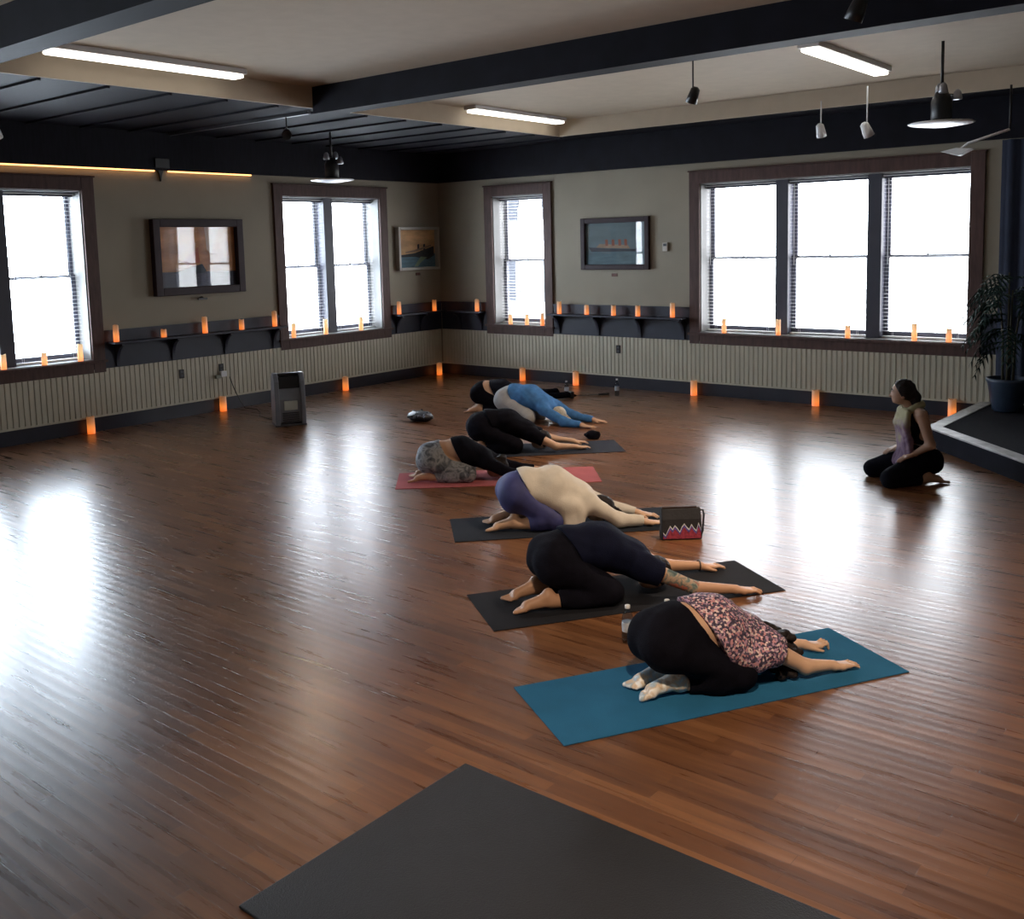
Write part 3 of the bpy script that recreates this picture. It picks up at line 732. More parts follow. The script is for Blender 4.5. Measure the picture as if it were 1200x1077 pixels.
skin_a = M('fair_skin', (.58, .37, .25), .5, var=.06, scale=9); skin_b = M('tan_skin', (.46, .26, .16), .5, var=.08, scale=9); skin_c = M('light_brown_skin', (.36, .21, .14), .5, var=.08)
f_black = M('black_cotton', (.0045, .0045, .0085), .9, spec=.08, var=.2, scale=20, bump=.3, bscale=160); f_char = M('charcoal_jersey', (.006, .006, .011), .9, spec=.08, var=.25, scale=18, bump=.3, bscale=120)
f_navy = M('navy_cotton', (.005, .007, .022), .85, spec=.1, var=.2, scale=14, bump=.25, bscale=120); f_indigo = M('indigo_leggings', (.038, .045, .17), .7, var=.2, scale=12)
f_cream = M('cream_knit', (.60, .56, .50), .85, var=.07, scale=14, bump=.2, bscale=130); f_blue = M('bright_blue_fleece', (.035, .15, .38), .8, var=.25, scale=16, bump=.3, bscale=110)
f_grey = M('light_grey_jersey', (.33, .34, .36), .8, var=.1, scale=16, bump=.2)
f_acid = mat_pattern('acid_wash_leggings', [(.04, .045, .055), (.12, .13, .15), (.30, .31, .33), (.10, .11, .13)], 14)
f_floral = mat_pattern('floral_print_blouse', [(.04, .03, .06), (.55, .27, .30), (.10, .08, .14), (.72, .58, .58), (.07, .05, .10), (.42, .25, .36), (.05, .04, .08)], 105, 'voronoi')
f_sock = mat_pattern('tie_dye_sock', [(.85, .85, .83), (.35, .48, .60), (.62, .48, .34), (.88, .88, .86)], 16)
f_tat = mat_pattern('tattooed_skin', [(.05, .08, .08), (.16, .20, .18), (.42, .28, .20), (.10, .14, .13), (.48, .13, .08), (.08, .11, .11)], 15)
h_dark = M('dark_brown_hair', (.014, .010, .010), .6, spec=.2, var=.4, scale=40, bump=.5, bscale=90); h_blond = M('pale_blond_hair', (.48, .44, .36), .6, var=.2, scale=40, bump=.4, bscale=90)

# yoga mats
def yoga_mat(near_mid, ang, label, mat, L=1.84, W=.61, t=.006):
    r = MB().box(0, L, -W / 2, W / 2, 0, t).build('yoga_mat', mat, bevel=.002, loc=(near_mid[0], near_mid[1], 0), rz=math.radians(ang))
    return tag(r, label, 'yoga mat', 'yoga mats set out on the floor')
mt = lambda n, c, v=.1: M(n, c, .9, spec=.1, var=v, scale=5, bump=.25, bscale=220)
yoga_mat((-2.656, 3.38), 59.5, 'teal blue yoga mat under the person in floral blouse', mt('teal_mat_rubber', (.020, .120, .245)))
yoga_mat((-3.70, 4.186), 56, 'black yoga mat under the person with the tattooed arm', mt('black_mat_rubber', (.016, .017, .022)))
yoga_mat((-4.965, 5.334), 46, 'dark charcoal yoga mat under the person in cream top', mt('charcoal_mat_rubber', (.020, .024, .033)))
yoga_mat((-6.45, 6.215), 42, 'pink yoga mat under the person in acid wash leggings', mt('pink_mat_rubber', (.42, .12, .13)))
yoga_mat((-6.883, 7.368), 45, 'slate grey yoga mat behind the pink mat, under person in black', mt('slate_mat_rubber', (.030, .034, .048)), L=1.80)

prone('p', 'person folded forward in floral blouse, black trousers and tie-dye socks, arms outstretched', (-2.656, 3.38), 59.5, .90, .235, skin_a, f_black, f_floral, h_dark, res=.005,
      near=(1.33, -.17, 1.50, -.165), far=(1.34, .13, 1.53, .10), sleeve='cap', pants_wai=.595, shirt_wai=.628, drape=True, sock=f_sock, loose=.018, hair_kind='curly', curl=(0, 1.2), footv=.6, footu=.06)
prone('p', 'person folded forward in navy shirt and black trousers with tattooed upper arm', (-3.70, 4.186), 56, .965, .03, skin_b, f_char, f_navy, h_dark, res=.005,
      near=(1.27, -.23, 1.52, -.275), far=(1.30, .20, 1.53, .19), tattoo=f_tat, bracelets=True, sleeve='tee', footu=-.07, kneeu=-.07, pants_wai=.62, shirt_wai=.52, loose=.016)
prone('p', 'person folded forward in long cream top and indigo leggings, barefoot', (-4.965, 5.334), 46, .96, .055, skin_a, f_indigo, f_cream, h_dark,
      near=(1.24, -.19, 1.44, -.19), far=(1.26, .15, 1.45, .06), sleeve='long', pants_wai=.56, shirt_wai=.49, drape=True, loose=.016, hair_kind='braid', cuff=.62, footu=-.02, hang=True, kneeu=-.09)
prone('p', 'person folded forward in black top and grey acid wash leggings, lower back bare', (-6.45, 6.215), 42, .90, -.09, skin_b, f_acid, f_black, h_dark, pants_wai=.54, shirt_wai=.66, low=.05, loose=.012, hair_kind='bun', sleeve='long')
prone('p', 'person folded forward all in black with bare forearms on the slate mat', (-6.883, 7.368), 45, .94, -.085, skin_a, f_char, f_black, h_dark, loose=.014, res=.007,
      near=(1.10, -.20, 1.32, -.14), far=(1.13, .20, 1.34, .16))
prone('p', 'person folded forward in bright blue long sleeved top and light grey trousers', (-8.01, 9.13), 12, .97, 0., skin_a, f_grey, f_blue, h_blond, loose=.016, sleeve='long', hair_kind='loose', res=.007, z0=.001, pants_wai=.60, shirt_wai=.52)
prone('p', 'person folded forward in black, mostly hidden behind the person in blue', (-8.62, 9.32), 28, .90, 0., skin_a, f_black, f_char, h_dark, loose=.014, sleeve='long', res=.008, z0=.001, pants_wai=.50, shirt_wai=.60)

# seated teacher
def teacher():
    s = .97; res = .005; T = lambda u, v, z: ((u + max(0, z - .3) * .22) * s, v * s, z * s)
    F = Fld(res)
    def pelvis(F, g):
        F.ell(T(.02, 0, .235), np.array((.145, .17, .13)) * s + g, .05); F.ell(T(-.06, .08, .20), np.array((.10, .10, .11)) * s + g, .05); F.ell(T(-.06, -.08, .20), np.array((.10, .10, .11)) * s + g, .05)
    def torso(F, g):
        F.cap(T(.0, 0, .30), T(.01, 0, .42), .098 * s + g, .092 * s + g, .05, sv=1.28); F.cap(T(.01, 0, .44), T(.0, 0, .58), .100 * s + g, .10 * s + g, .05, sv=1.38)
        for sd in (-1, 1): F.ell(T(.085, sd * .065, .53), np.array((.055, .06, .055)) * s + g, .03)
    pelvis(F, 0); torso(F, 0)
    F.cap(T(-.01, -.12, .63), T(-.01, .12, .63), .055 * s, .055 * s, .04)
    F.cap(T(-.01, 0, .64), T(.045, 0, .73), .052 * s, .047 * s, .03)
    def TH(u, v, z, a=math.radians(-20)):
        return T(.045 + u * math.cos(a) - v * math.sin(a), u * math.sin(a) + v * math.cos(a), z - .008)
    # head facing +u, skull, jaw, nose, lips, chin, ears
    F.ell(TH(.015, 0, .815), np.array((.092, .073, .098)) * s, .02); F.ell(TH(.058, 0, .765), np.array((.048, .050, .056)) * s, .03)
    F.cap(TH(.100, 0, .810), TH(.122, 0, .782), .009 * s, .013 * s, .012); F.ell(TH(.098, 0, .733), np.array((.018, .020, .016)) * s, .015)
    F.ell(TH(.106, 0, .757), np.array((.010, .024, .007)) * s, .006); F.ell(TH(.105, 0, .747), np.array((.010, .020, .006)) * s, .006)
    for sd in (-1, 1):
        F.ell(TH(.01, sd * .074, .795), np.array((.018, .010, .030)) * s, .006); F.ell(TH(.088, sd * .030, .830), np.array((.016, .020, .010)) * s, .012)
    K = {}
    for sd in (-1, 1):
        hip = T(.04, sd * .10, .20); kn = T(.35, sd * .21, .085); kc = T(.34, sd * .21, .062); an = T(.02, sd * .13, .048); K[sd] = (hip, kn, kc, an)
        F.cap(hip, kn, .095 * s, .066 * s, .04); F.cap(kc, an, .058 * s, .038 * s, .03); foot(F, an, T(-.20, sd * .085, 0), -sd, s)
        sh = T(-.005, sd * .175, .625); el = T(-.01, sd * .225, .375); wr = T(.115, sd * .170, .292)
        F.cap(sh, el, .052 * s, .040 * s, .03); F.cap(el, wr, .040 * s, .026 * s, .02)
        # hand resting on the thigh
        d = Vector((.155 * s + .01, -sd * .02, -.10)).normalized(); d = Vector((.93, sd * .02, -.36)).normalized(); W = Vector(wr); l = d.cross(Vector((0, 0, 1))).normalized()
        for b in (-.026, -.009, .009, .026): F.cap(W + l * b * .5, W + d * .085 + l * b, .016, .011, .012)
        for b, L in ((-.028, .068), (-.0095, .078), (.0095, .074), (.028, .058)):
            k0 = W + d * .085 + l * b; k1 = k0 + d * L * .5 + l * b * .1; k2 = k0 + d * L + l * b * .2 + Vector((0, 0, -.010)); F.cap(k0, k1, .009, .008, .006); F.cap(k1, k2, .008, .0066, .004)
        ts = 1 if sd < 0 else -1
        F.cap(W + d * .02 - l * ts * .02, W + d * .055 - l * ts * .05, .012, .010, .01); F.cap(W + d * .055 - l * ts * .05, W + d * .085 - l * ts * .055, .010, .008, .005)
    F.halfz(.0015)
    root = F.mesh('person', skin_c, loc=(-2.60, 8.76, 0), rz=math.radians(218)); tag(root, 'woman kneeling upright in dark tank top with long draped scarf, by stage', 'person')
    g = .009; P = Fld(res); pelvis(P, g); P.cap(T(0, 0, .28), T(0, 0, .34), .10 * s + g, .098 * s + g, .04, sv=1.3)
    for sd in (-1, 1):
        hip, kn, kc, an = K[sd]; P.cap(hip, kn, .095 * s + g, .066 * s + g * 1.4, .04); P.cap(kc, an, .058 * s + g * 1.4, .040 * s + g, .03, flat=.88)
    P.wrinkle(.0035, 45, 2); P.halfz(.001); P.clip(T(0, 0, .335), (-.25, 0, 1)); P.mesh('trousers', f_black, root)
    B = Fld(res); B.cap(T(0, 0, .30), T(0, 0, .40), .098 * s + .013, .094 * s + .013, .04, sv=1.30); B.clip(T(0, 0, .352), (-.25, 0, 1)); B.clip(T(0, 0, .318), (.25, 0, -1)); B.mesh('waistband', f_grey, root)
    Q = Fld(res); torso(Q, .010); Q.cap(T(-.01, -.10, .62), T(-.01, .10, .62), .052 * s + .006, .052 * s + .006, .04)
    Q.wrinkle(.003, 50, 4); Q.clip(T(0, 0, .348), (.25, 0, -1)); Q.clip(T(0, 0, .655), (.3, 0, 1)); Q.clip((0, .135, 0), (0, 1, 0)); Q.clip((0, -.135, 0), (0, -1, 0)); Q.mesh('tank_top', f_char, root)
    # scarf
    olive = mat_pattern('olive_mauve_scarf', [(.09, .045, .085), (.20, .13, .17), (.30, .27, .15), (.34, .31, .18)], 7)
    nt = olive.node_tree; N = nt.nodes; L = nt.links; ramp = [x for x in N if x.type == 'VALTORGB'][0]; nz = [x for x in N if x.type == 'TEX_NOISE'][0]
    tc = N.new('ShaderNodeTexCoord'); sp = N.new('ShaderNodeSeparateXYZ'); L.new(tc.outputs['Object'], sp.inputs[0])
    ma = N.new('ShaderNodeMath'); ma.operation = 'MULTIPLY_ADD'; ma.inputs[1].default_value = .65; ma.inputs[2].default_value = -.09; L.new(sp.outputs['Z'], ma.inputs[0])
    mb_ = N.new('ShaderNodeMath'); mb_.operation = 'MULTIPLY_ADD'; mb_.inputs[1].default_value = .55; L.new(nz.outputs['Fac'], mb_.inputs[0]); L.new(ma.outputs[0], mb_.inputs[2]); L.new(mb_.outputs[0], ramp.inputs[0])
    R = Fld(res)
    for a in np.linspace(0, 2 * PI, 19)[:-1]:
        b = a + 2 * PI / 18; q = lambda a: T(.015 + .085 * math.cos(a), .085 * math.sin(a), .665 - .035 * math.cos(a)); R.cap(q(a), q(b), .032, .032, .02)
    for sd in (-1, 1):
        for j, (du, dv) in enumerate(((0, 0), (.004, .036), (-.004, .070), (-.002, -.030))):
            pts = [T(.09, sd * .05 + dv, .64), T(.135 + du, sd * .055 + dv, .53), T(.135 + du, sd * .065 + dv, .40), T(.15 + du, sd * .07 + dv * 1.1, .27), T(.20 + du, sd * .075 + dv * 1.2, .17)]
            for p, q in zip(pts, pts[1:]): R.cap(p, q, .027, .029, .02)
    R.wrinkle(.004, 70, 9); R.clip(T(0, 0, .15), (0, 0, -1)); R.mesh('scarf', olive, root)
    H = Fld(res); H.ell(TH(-.005, 0, .835), np.array((.094, .080, .095)) * s + .006, .02); H.ell(TH(-.075, 0, .77), (.055, .05, .06), .03); H.ell(TH(-.06, 0, .70), (.04, .05, .06), .03)
    H.wrinkle(.003, 110, 3); H.clip(TH(.035, 0, .80), (.8 * math.cos(.35), -.8 * math.sin(.35), -.45)); H.mesh('hair', h_dark, root)
    for sd in (-1, 1):
        MB().lathe([(.001, -.008), (.007, -.004), (.008, 0), (.007, .004), (.001, .008)], TH(.094, sd * .030, .818), 10).build('eye', M('dark_eye', (.02, .015, .012), .2), root, smooth=True)
        MB().tube([TH(.098, sd * .012, .838), TH(.100, sd * .030, .843), TH(.085, sd * .048, .838)], .004, 6).build('eyebrow', h_dark, root)
    return root
teacher()

# ------------------------------------------------------------------ props
def bottle(loc, label, h=.205, water=True):
    r = empty('water_bottle', loc); tag(r, label, 'bottle')
    k = h / .205
    MB().lathe([(.026, 0), (.031, .006), (.031, .045), (.0295, .05), (.031, .056), (.031, .13), (.027, .15), (.014, .178), (.012, .186), (.012, .19)], seg=20).build('bottle_body', m_clear, r, smooth=True).scale = (1, 1, k)
    MB().lathe([(.0135, .186), (.0145, .19), (.0145, .203), (.012, .205)], seg=16).build('cap', m_white, r, smooth=True).scale = (1, 1, k)
    MB().lathe([(.0316, .062), (.0318, .064), (.0318, .112), (.0316, .114)], seg=20).build('paper_label', M('pale_blue_label', (.50, .55, .62), .5, var=.3, scale=25), r, smooth=True).scale = (1, 1, k)
bottle((-2.775, 4.33, 0), 'small clear water bottle with white cap beside black trousers, the left one of two')
bottle((-2.645, 4.52, 0), 'small clear water bottle partly hidden behind the floral blouse, right one of two')
bottle((-8.14, 11.19, 0), 'small clear water bottle standing beside the dark umbrella')
bottle((-7.50, 11.50, 0), 'clear upright water bottle on bare floor near the back wall', h=.24)
blob_clump('crumpled_scarf', (-8.50, 8.62, 0), 'shiny black crumpled clothing heap on the floor left of the group', 'clothing', 40, .22, .15, .17, 4, M('shiny_black_fabric', (.014, .014, .022), .42, var=.3, scale=30))
blob_clump('folded_glasses_case', (-6.06, 8.80, 0), 'small black bundle on floor beside the slate mat hands', 'bundle', 18, .10, .07, .13, 9, f_black)
# umbrella
r = empty('folded_umbrella', (-7.93, 11.0, 0), math.atan2(.72, .42)); tag(r, 'dark folded umbrella lying on the floor near the back wall', 'umbrella')
MB().tube([(-.55, 0, .035), (-.35, 0, .05), (-.05, 0, .05), (.08, 0, .028)], [.015, .045, .045, .012], 12).build('canopy', f_black, r, smooth=True)
MB().tube([(.06, 0, .028), (.45, 0, .018)], .006, 8).build('shaft', m_grey, r, smooth=True)
MB().tube([(.42, 0, .018), (.58, 0, .018)], .014, 10).build('handle', m_black, r, smooth=True)
MB().box(-.02, .03, -.05, .05, .0, .095).build('strap', m_black, r, bevel=.01)
o = Fld(.006); rn = random.Random(2)
for i in range(14): o.cap((rn.uniform(-.22, .2), rn.uniform(-.07, .07), rn.uniform(.02, .07)), (rn.uniform(-.22, .2), rn.uniform(-.07, .07), rn.uniform(.02, .05)), .03, .02, .02)
o.halfz(.001); tag(o.mesh('dark_jacket', f_black, loc=(-8.42, 11.05, 0), rz=.8), 'black jacket heap on the floor behind the person in blue', 'clothing')

# bag with zigzag pattern
r = empty('tote_bag', (-3.47, 6.13, 0), math.radians(41)); tag(r, 'black zipped pouch bag with white zigzags and red band, standing by hands', 'bag')
b_blk = M('black_bag_canvas', (.015, .016, .022), .7, var=.2, scale=20, bump=.2)
v = [(-.145, -.045), (.145, -.045), (.145, .045), (-.145, .045)]
mb = MB(); n = 0
for z, kx, ky in ((0, 1, 1), (.05, 1.02, 1.05), (.15, .99, .8), (.225, .97, .25)):
    for x, y in v: mb.v.append((x * kx, y * ky, z))
mb.f = [(3, 2, 1, 0), (12, 13, 14, 15)] + [(4 * i + a, 4 * i + (a + 1) % 4, 4 * i + 4 + (a + 1) % 4, 4 * i + 4 + a) for i in range(3) for a in range(4)]
mb.build('bag_body', b_blk, r, bevel=.008)
MB().box(-.135, .115, -.013, .013, .224, .236).build('zip_top', M('dark_brown_zip', (.04, .022, .018), .5), r, bevel=.003)
MB().tube([(.13, 0, .20), (.16, 0, .205), (.168, 0, .17), (.160, 0, .05), (.148, 0, .02)], .007, 8).build('side_strap', b_blk, r, smooth=True)
def band(pts, name, mat, off):
    # lies on the front face (y follows the bag body's taper)
    yy = lambda z: -.0455 - .0025 * min(z, .05) / .05 if z < .05 else -.0475 + (z - .05) * .115
    m_ = MB(); n_ = len(pts)
    for x, z in pts: m_.v.append((x, yy(z) - off, z))
    for x, z in pts: m_.v.append((x, yy(z) - off + .001, z))
    m_.f = [tuple(range(n_))[::-1], tuple(range(n_, 2 * n_))] + [(i, (i + 1) % n_, n_ + (i + 1) % n_, n_ + i) for i in range(n_)]
    return m_
xs = np.linspace(-.135, .137, 17); zz = [.055, .035, .07, .10, .078, .105, .085, .06, .095, .115, .09, .075, .11, .082, .065, .118, .07]
for i in range(16):
    x0, x1 = xs[i], xs[i + 1]
for nm, mt_, lo_, hi_, of in (('red_band', M('crimson_weave', (.32, .035, .07), .8, var=.4, scale=60), None, -.022, .0035), ('blue_band', M('violet_blue_weave', (.09, .07, .30), .8, var=.5, scale=60), -.022, -.004, .0035), ('zigzag_line', M('pale_zigzag', (.62, .66, .70), .7), -.004, .006, .0038)):
    B = MB()
    for i in range(16):
        a, b = float(xs[i]), float(xs[i + 1]); za, zb = zz[i], zz[i + 1]
        l0, l1 = (.012, .012) if lo_ is None else (max(.012, za + lo_), max(.012, zb + lo_))
        q = band([(a, l0), (b, l1), (b, max(.013, zb + hi_)), (a, max(.013, za + hi_))], nm, None, of); n0 = len(B.v); B.v += q.v; B.f += [tuple(n0 + t for t in f) for f in q.f]
    B.build(nm, mt_, r)

# floor mat corner at the bottom of the photo
o = MB().box(-2.63, -.9, 1.75, 2.86, 0, .012).build('floor_mat', M('black_floor_mat_rubber', (.006, .006, .008), .6, var=.2, bump=.3, bscale=200), bevel=.004)
tag(o, 'black rectangular floor mat whose corner shows at the bottom edge', 'mat')

# stage
SZ = .20
st = [(-2.93, 12.12), (-2.98, 10.28), (-1.86, 9.12), (-.4, 7.6), (3.95, 7.6), (3.95, 12.12)]
m_stf = M('dark_stage_fascia', (.010, .010, .015), .8, spec=.1, var=.2); m_carpet = M('dark_stage_carpet', (.009, .009, .013), .95, spec=.1, var=.3, scale=30, bump=.5, bscale=250); m_nose = M('worn_pale_nosing', (.42, .41, .40), .45, var=.3, scale=9)
so = MB().prism(st, 2, .001, SZ - .012).build('stage', m_stf); tag(so, 'low dark carpeted corner stage with pale edge strip', 'stage')
MB().prism([(p, q) for p, q in ((-2.80, 12.1), (-2.86, 10.33), (-1.78, 9.21), (-.35, 7.72), (3.94, 7.72), (3.94, 12.1))], 2, SZ - .012, SZ).build('carpet', m_carpet, so)
outer = [(-2.95, 12.12), (-3.0, 10.27), (-1.88, 9.10), (-.4, 7.58), (3.95, 7.58)]; inner = [(-2.81, 12.12), (-2.86, 10.33), (-1.78, 9.21), (-.35, 7.72), (3.95, 7.72)]
for i in range(4):
    MB().prism([outer[i], outer[i + 1], inner[i + 1], inner[i]], 2, SZ - .014, SZ + .004).build('edge_nosing', m_nose, so, bevel=.004)
# backdrop curtain
cu = MB(); xs = np.arange(-2.79, 3.9, .035); nb = len(xs)
for i, x in enumerate(xs):
    d = .03 * math.sin(x * 38) + .012 * math.sin(x * 91)
    for z in (SZ + .02, 3.14): cu.v.append((x, YR - .09 + d, z))
for i, x in enumerate(xs):
    d = .03 * math.sin(x * 38) + .012 * math.sin(x * 91)
    for z in (SZ + .02, 3.14): cu.v.append((x, YR - .082 + d, z))
for i in range(nb - 1): cu.f += [(2 * i, 2 * i + 2, 2 * i + 3, 2 * i + 1), (2 * nb + 2 * i + 1, 2 * nb + 2 * i + 3, 2 * nb + 2 * i + 2, 2 * nb + 2 * i)]
cu.f += [(0, 1, 2 * nb + 1, 2 * nb), (2 * nb - 2, 4 * nb - 2, 4 * nb - 1, 2 * nb - 1)]
o = cu.build('stage_curtain', M('navy_velvet_curtain', (.020, .026, .050), .9, var=.2, scale=3), smooth=True); tag(o, 'dark navy curtain hanging on the back wall behind the stage', 'curtain')

# potted palm on the stage
px_, py_ = -2.56, 11.62
r = empty('potted_palm', (px_, py_, SZ + .003)); tag(r, 'dark leafy palm in dark blue pot on the stage at the right edge', 'plant')
m_leaf = M('dark_green_leaf', (.007, .022, .016), .65, spec=.2, var=.3, scale=10)
MB().lathe([(.13, 0), (.15, .02), (.20, .30), (.215, .33), (.215, .36), (.19, .36), (.185, .31)], seg=28).build('pot', M('dark_blue_glazed_pot', (.03, .045, .075), .35, var=.2), r, smooth=True)
MB().lathe([(.001, .325), (.12, .33), (.188, .318)], seg=24).build('soil', M('dark_soil', (.02, .015, .012), .95), r)
rn = random.Random(11); stems = MB(); fr = MB()
for i in range(4): a = i * 1.6; stems.tube([(.05 * math.cos(a), .05 * math.sin(a), .31), (.06 * math.cos(a), .06 * math.sin(a), .8), (.12 * math.cos(a), .12 * math.sin(a), 1.2 + .1 * i)], [.016, .012, .008], 8)
stems.build('stems', M('brown_green_stem', (.05, .045, .025), .7), r, smooth=True)
for i in range(46):
    a = rn.uniform(0, 2 * PI) if i > 16 else rn.uniform(PI * .75, PI * 1.35); z0 = rn.uniform(.68, 1.45); L = rn.uniform(.30, .46); rise = rn.uniform(.05, .35)
    base = Vector((.05 * math.cos(a), .05 * math.sin(a), z0)); pts = []
    for t in np.linspace(0, 1, 9):
        pts.append(base + Vector((math.cos(a), math.sin(a), 0)) * (L * t) + Vector((0, 0, rise * t - .42 * t * t)))
    if any(p.y + py_ > YR - .16 for p in pts): continue
    fr.tube([tuple(p) for p in pts], [.004] * 9, 5)
    side = Vector((-math.sin(a), math.cos(a), 0))
    for k_ in range(1, 9):
        p = pts[k_]; d = (pts[k_] - pts[k_ - 1]).normalized(); ll = .16 * (1 - abs(k_ - 4) / 7)
        for s_ in (-1, 1):
            q = p + side * s_ * ll * .75 + d * ll * .6 + Vector((0, 0, -.05)); w = d * .011
            if q.y + py_ > YR - .15: continue
            m0 = p * .5 + q * .5 + Vector((0, 0, .015))
            fr.quad(tuple(p - w), tuple(m0 - w * 1.3), tuple(q), tuple(m0 + w * 1.3), tuple(p + w))
fr.build('fronds', m_leaf, r)

# ------------------------------------------------------------------ ceiling things
m_warm = emis('warm_led_strip', (1, .48, .16), 3.0)
ls = empty('led_strip', (XL + .03, 2.4, Z_COR)); tag(ls, 'glowing amber light strip under the dark fascia on left wall', 'light strip')
for a, b in ((-3.8, 6.97), (7.16, 8.42)):
    MB().box(0, .018, a - 2.4, b - 2.4, -.018, -.002).build('glow_strip', m_warm, ls)
r = empty('wall_bracket', (XL + .07, 7.06, 3.18)); tag(r, 'dark pointed bracket on left wall interrupting the amber light strip', 'bracket')
MB().box(-.07, .02, -.10, .10, 0, .12).build('plate', m_black, r, bevel=.005)
MB().prism([(-.05, 0), (.05, 0), (.02, -.07), (0, -.16), (-.015, -.07)], 0, -.07, -.03).build('point', m_black, r)
def spot(loc, label, aim, warm=None, white=False, power=0, rod=None):
    r = empty('spotlight', loc); tag(r, label, 'spotlight')
    z = Vector(aim).normalized(); q = Vector((0, 0, -1)).rotation_difference(z).to_matrix()
    f = lambda x, y, zz: tuple(q @ Vector((x, y, zz)))
    mt_ = m_white if white else m_black
    MB().lathe([(.02, .09), (.042, .07), (.05, .0), (.055, -.06), (.05, -.06), (.04, -.05)], seg=18).build('lamp_housing', mt_, r, smooth=True, mapf=f)
    MB().lathe([(.001, -.046), (.042, -.046), (.042, -.044), (.001, -.044)], seg=18).build('bulb', MATS['spot_bulb'] if warm else m_jamb, r, mapf=f)
    top = (rod or Z_CEIL) - loc[2]
    MB().tube([(0, 0, .03), (0, 0, top)], .008, 8).build('stem', mt_, r, smooth=True)
    if power:
        l = bpy.data.lights.new('spot_beam', 'SPOT'); l.energy = power; l.color = (1, .76, .54); l.spot_size = 1.25; l.spot_blend = .9; l.shadow_soft_size = .05
        lo = bpy.data.objects.new('spot_beam', l); C.objects.link(lo); lo.parent = r; lo.location = z * .07; lo.rotation_mode = 'QUATERNION'; lo.rotation_quaternion = Vector((0, 0, -1)).rotation_difference(z)
emis('spot_bulb', (1, .62, .3), 14)
spot((-9.0, 7.18, 3.41), 'small black spotlight with glowing warm bulb hanging from dark ceiling', (.9, -.72, -.45), warm=True, power=40, rod=3.585)
spot((-11.18, 5.0, 3.46), 'small white spotlight at far upper left above the leftmost window', (.5, 0, -1), white=True)
spot((-4.38, 10.9, 3.29), 'white spotlight head left of another, above the wide window', (0, .5, -1), white=True)
spot((-3.62, 10.2, 3.18), 'larger white spotlight head hanging near the wide window top right', (.3, .5, -1), white=True)
o = MB().box(XL + .1, -8.6, 7.16, 7.20, 3.585, 3.62).build('lighting_track', m_grey); tag(o, 'long thin lighting track on the dark left ceiling', 'track')
for x, y, aim, lab, pw in ((-1.1, 1.9, (-.28, .45, -1), 'added black spotlight with warm bulb, fill light over the teal yoga mat', 430), (-2.2, 6.0, (-.45, .05, -1), 'added black spotlight with warm bulb, fill light above the row of mats', 380),
                       (-4.6, 8.4, (-.45, .1, -1), 'added black spotlight with warm bulb, fill light above the far mats', 300), (1.0, 5.6, (-.5, .1, -1), 'added black spotlight with warm bulb, fill light near the stage front', 330)):
    spot((x, y, 3.45), lab, aim, warm=True, power=pw, rod=3.84)  # these overhead spots are added to brighten the people and the near floor
# hanging fixtures with pale dish
def fixture(loc, ztop, label, white_arm=False):
    r = empty('ceiling_fixture', loc); tag(r, label, 'ceiling light')
    MB().lathe([(.02, 0), (.10, -.012), (.27, .012), (.285, .02), (.27, .026), (.12, .02), (.05, .03)], seg=28).build('dish', m_white, r, smooth=True)
    MB().lathe([(.07, .03), (.09, .06), (.09, .22), (.05, .30), (.02, .31)], seg=20).build('motor_housing', m_black, r, smooth=True)
    MB().tube([(0, 0, .30), (0, 0, ztop - loc[2])], .014, 8).build('rod', m_black, r, smooth=True)
    for a, zz in ((.3, .26), (2.0, .34), (-1.2, .31)):
        c = (.13 * math.cos(a), .13 * math.sin(a), zz)
        MB().tube([(0, 0, .28), c], .008, 6).build('arm', m_black, r)
        MB().lathe([(.012, .05), (.03, .03), (.042, -.03), (.036, -.04)], c, 14).build('lamp_cup', M('satin_grey_metal', (.35, .35, .38), .3, metal=.6), r, smooth=True)
fixture((-9.98, 8.66, 2.99), Z_CEIL, 'dark hanging ceiling fixture with thin white dish above the two-pane window')
fixture((-2.72, 9.55, 3.10), 3.84, 'white dished ceiling fixture above the stage at upper right')
r = empty('wall_lamp_arm', (-3.02, 11.2, 2.97)); tag(r, 'white angled lamp arm reaching up beside the wide window top right', 'lamp')
MB().prism([(-.16, .02), (.02, -.035), (.16, .03), (.0, .05)], 1, -.06, .06).build('lamp_head', m_white, r, bevel=.006)
MB().tube([(.02, 0, .03), (.10, 0, .09), (.50, 0, .20)], .014, 8).build('arm', m_white, r, smooth=True)
MB().tube([(.50, 0, .20), (.50, 0, .64)], .012, 8).build('ceiling_rod', m_black, r, smooth=True)
# fluorescent tubes in the cream tray
m_fluo = emis('fluorescent_diffuser', (1, .95, .86), 2.6)
for (x, y), lb in (((XC + .22, 10.35), 'fluorescent batten light at the far left corner of the cream ceiling'), ((XC + .35, 5.0), 'fluorescent batten light along the left side of the cream ceiling'), ((-3.6, 9.6), 'fluorescent batten light on the cream ceiling nearer the wide window')):
    r = empty('fluorescent_light', (x, y, Z_CEIL + .22)); tag(r, lb, 'ceiling light', 'fluorescent battens in the cream ceiling')
    MB().box(-.10, .10, -.95, .95, -.05, 0).build('housing', m_white, r, bevel=.006); MB().box(-.08, .08, -.93, .93, -.085, -.05).build('diffuser', m_fluo, r, bevel=.02)

# ------------------------------------------------------------------ building across the street (seen through the narrow window)
bd = MB().box(-40, -20, 30, 36, -6, 22).build('apartment_building', M('pale_stone_facade', (.75, .74, .76), .9, var=.06)); tag(bd, 'pale building across the street seen through the narrow window', 'building')
for i in range(6):
    for j in range(5):
        x = -32.3 + i * 1.9; z = -3.2 + j * 3.1
        MB().box(x, x + .8, 29.93, 30.02, z, z + 1.6).build('facade_window', M('pale_facade_glass', (.032, .035, .042), .95, spec=0.), bd)

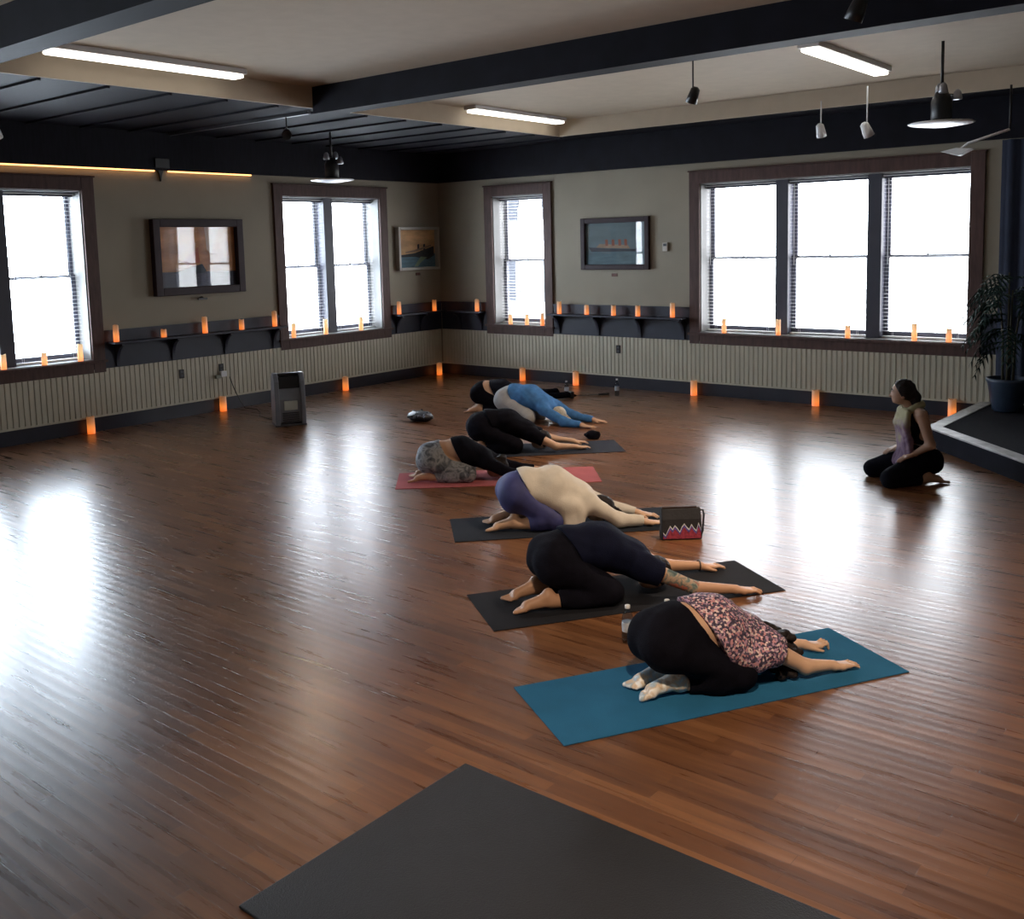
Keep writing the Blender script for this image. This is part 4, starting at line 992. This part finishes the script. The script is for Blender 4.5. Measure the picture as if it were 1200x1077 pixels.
# ------------------------------------------------------------------ light
w = bpy.data.worlds.new('World'); S.world = w; w.use_nodes = True
bg = w.node_tree.nodes['Background']; bg.inputs[0].default_value = (.80, .89, 1.0, 1); 
nt = w.node_tree; N = nt.nodes; L = nt.links       # overcast sky, brighter and bluer towards the left-hand side of the room
tc = N.new('ShaderNodeTexCoord'); sp = N.new('ShaderNodeSeparateXYZ'); L.new(tc.outputs['Generated'], sp.inputs[0])
rp = N.new('ShaderNodeMapRange'); rp.inputs['From Min'].default_value = -1; rp.inputs['From Max'].default_value = -.25; rp.inputs['To Min'].default_value = 38; rp.inputs['To Max'].default_value = 14.5
L.new(sp.outputs['X'], rp.inputs['Value']); L.new(rp.outputs[0], bg.inputs[1])
cr = N.new('ShaderNodeMapRange'); cr.inputs['From Min'].default_value = -1; cr.inputs['From Max'].default_value = 0
mxc = N.new('ShaderNodeMix'); mxc.data_type = 'RGBA'; mxc.inputs['A'].default_value = (.74, .86, 1, 1); mxc.inputs['B'].default_value = (.95, .96, 1, 1)
L.new(sp.outputs['X'], cr.inputs['Value']); L.new(cr.outputs[0], mxc.inputs['Factor']); L.new(mxc.outputs['Result'], bg.inputs[0])
def portal(w0, w1, mapf, rot):
    l = bpy.data.lights.new('daylight_portal', 'AREA'); l.shape = 'RECTANGLE'; l.size = w1 - w0; l.size_y = ZW - ZT; l.cycles.is_portal = True
    o = bpy.data.objects.new('daylight_portal', l); C.objects.link(o); o.location = mapf((w0 + w1) / 2, .36, (ZT + ZW) / 2); o.rotation_euler = rot
for a, b, n in WL: portal(a, b, mapL, (PI / 2, 0, -PI / 2))
for a, b, n in WR: portal(a, b, mapR, (-PI / 2, 0, 0))
for a, b, n in WX: portal(a, b, mapX, (PI / 2, 0, PI / 2))

# ------------------------------------------------------------------ camera
R = np.array(CAMR) if 'CAMR' in globals() else None
v1, v2, pp = (1550., 263.), (-840., 321.), (600., 416.)
a = np.array([v1[0] - pp[0], v1[1] - pp[1]]); b = np.array([v2[0] - pp[0], v2[1] - pp[1]]); f = math.sqrt(-(a @ b))
Yc = np.array([a[0], a[1], f]); Yc /= np.linalg.norm(Yc); Xc = -np.array([b[0], b[1], f]); Xc /= np.linalg.norm(Xc); Zc = np.cross(Xc, Yc)
R = np.stack([Xc, Yc, Zc])
cam = bpy.data.cameras.new('camera'); co = bpy.data.objects.new('camera', cam); C.objects.link(co)
cam.sensor_fit = 'HORIZONTAL'; cam.sensor_width = 36; cam.lens = f * 36 / 1200; cam.shift_y = -(538.5 - pp[1]) / 1200; cam.clip_start = .05; cam.clip_end = 300
mw = Matrix.Identity(4)
for i in range(3):
    mw[i][0] = R[i][0]; mw[i][1] = -R[i][1]; mw[i][2] = -R[i][2]
mw[2][3] = HC
co.matrix_world = mw
S.camera = co
vs = S.view_settings; vs.view_transform = 'Standard'; vs.look = 'None'; vs.gamma = 1; vs.use_curve_mapping = False; vs.exposure = 0.12
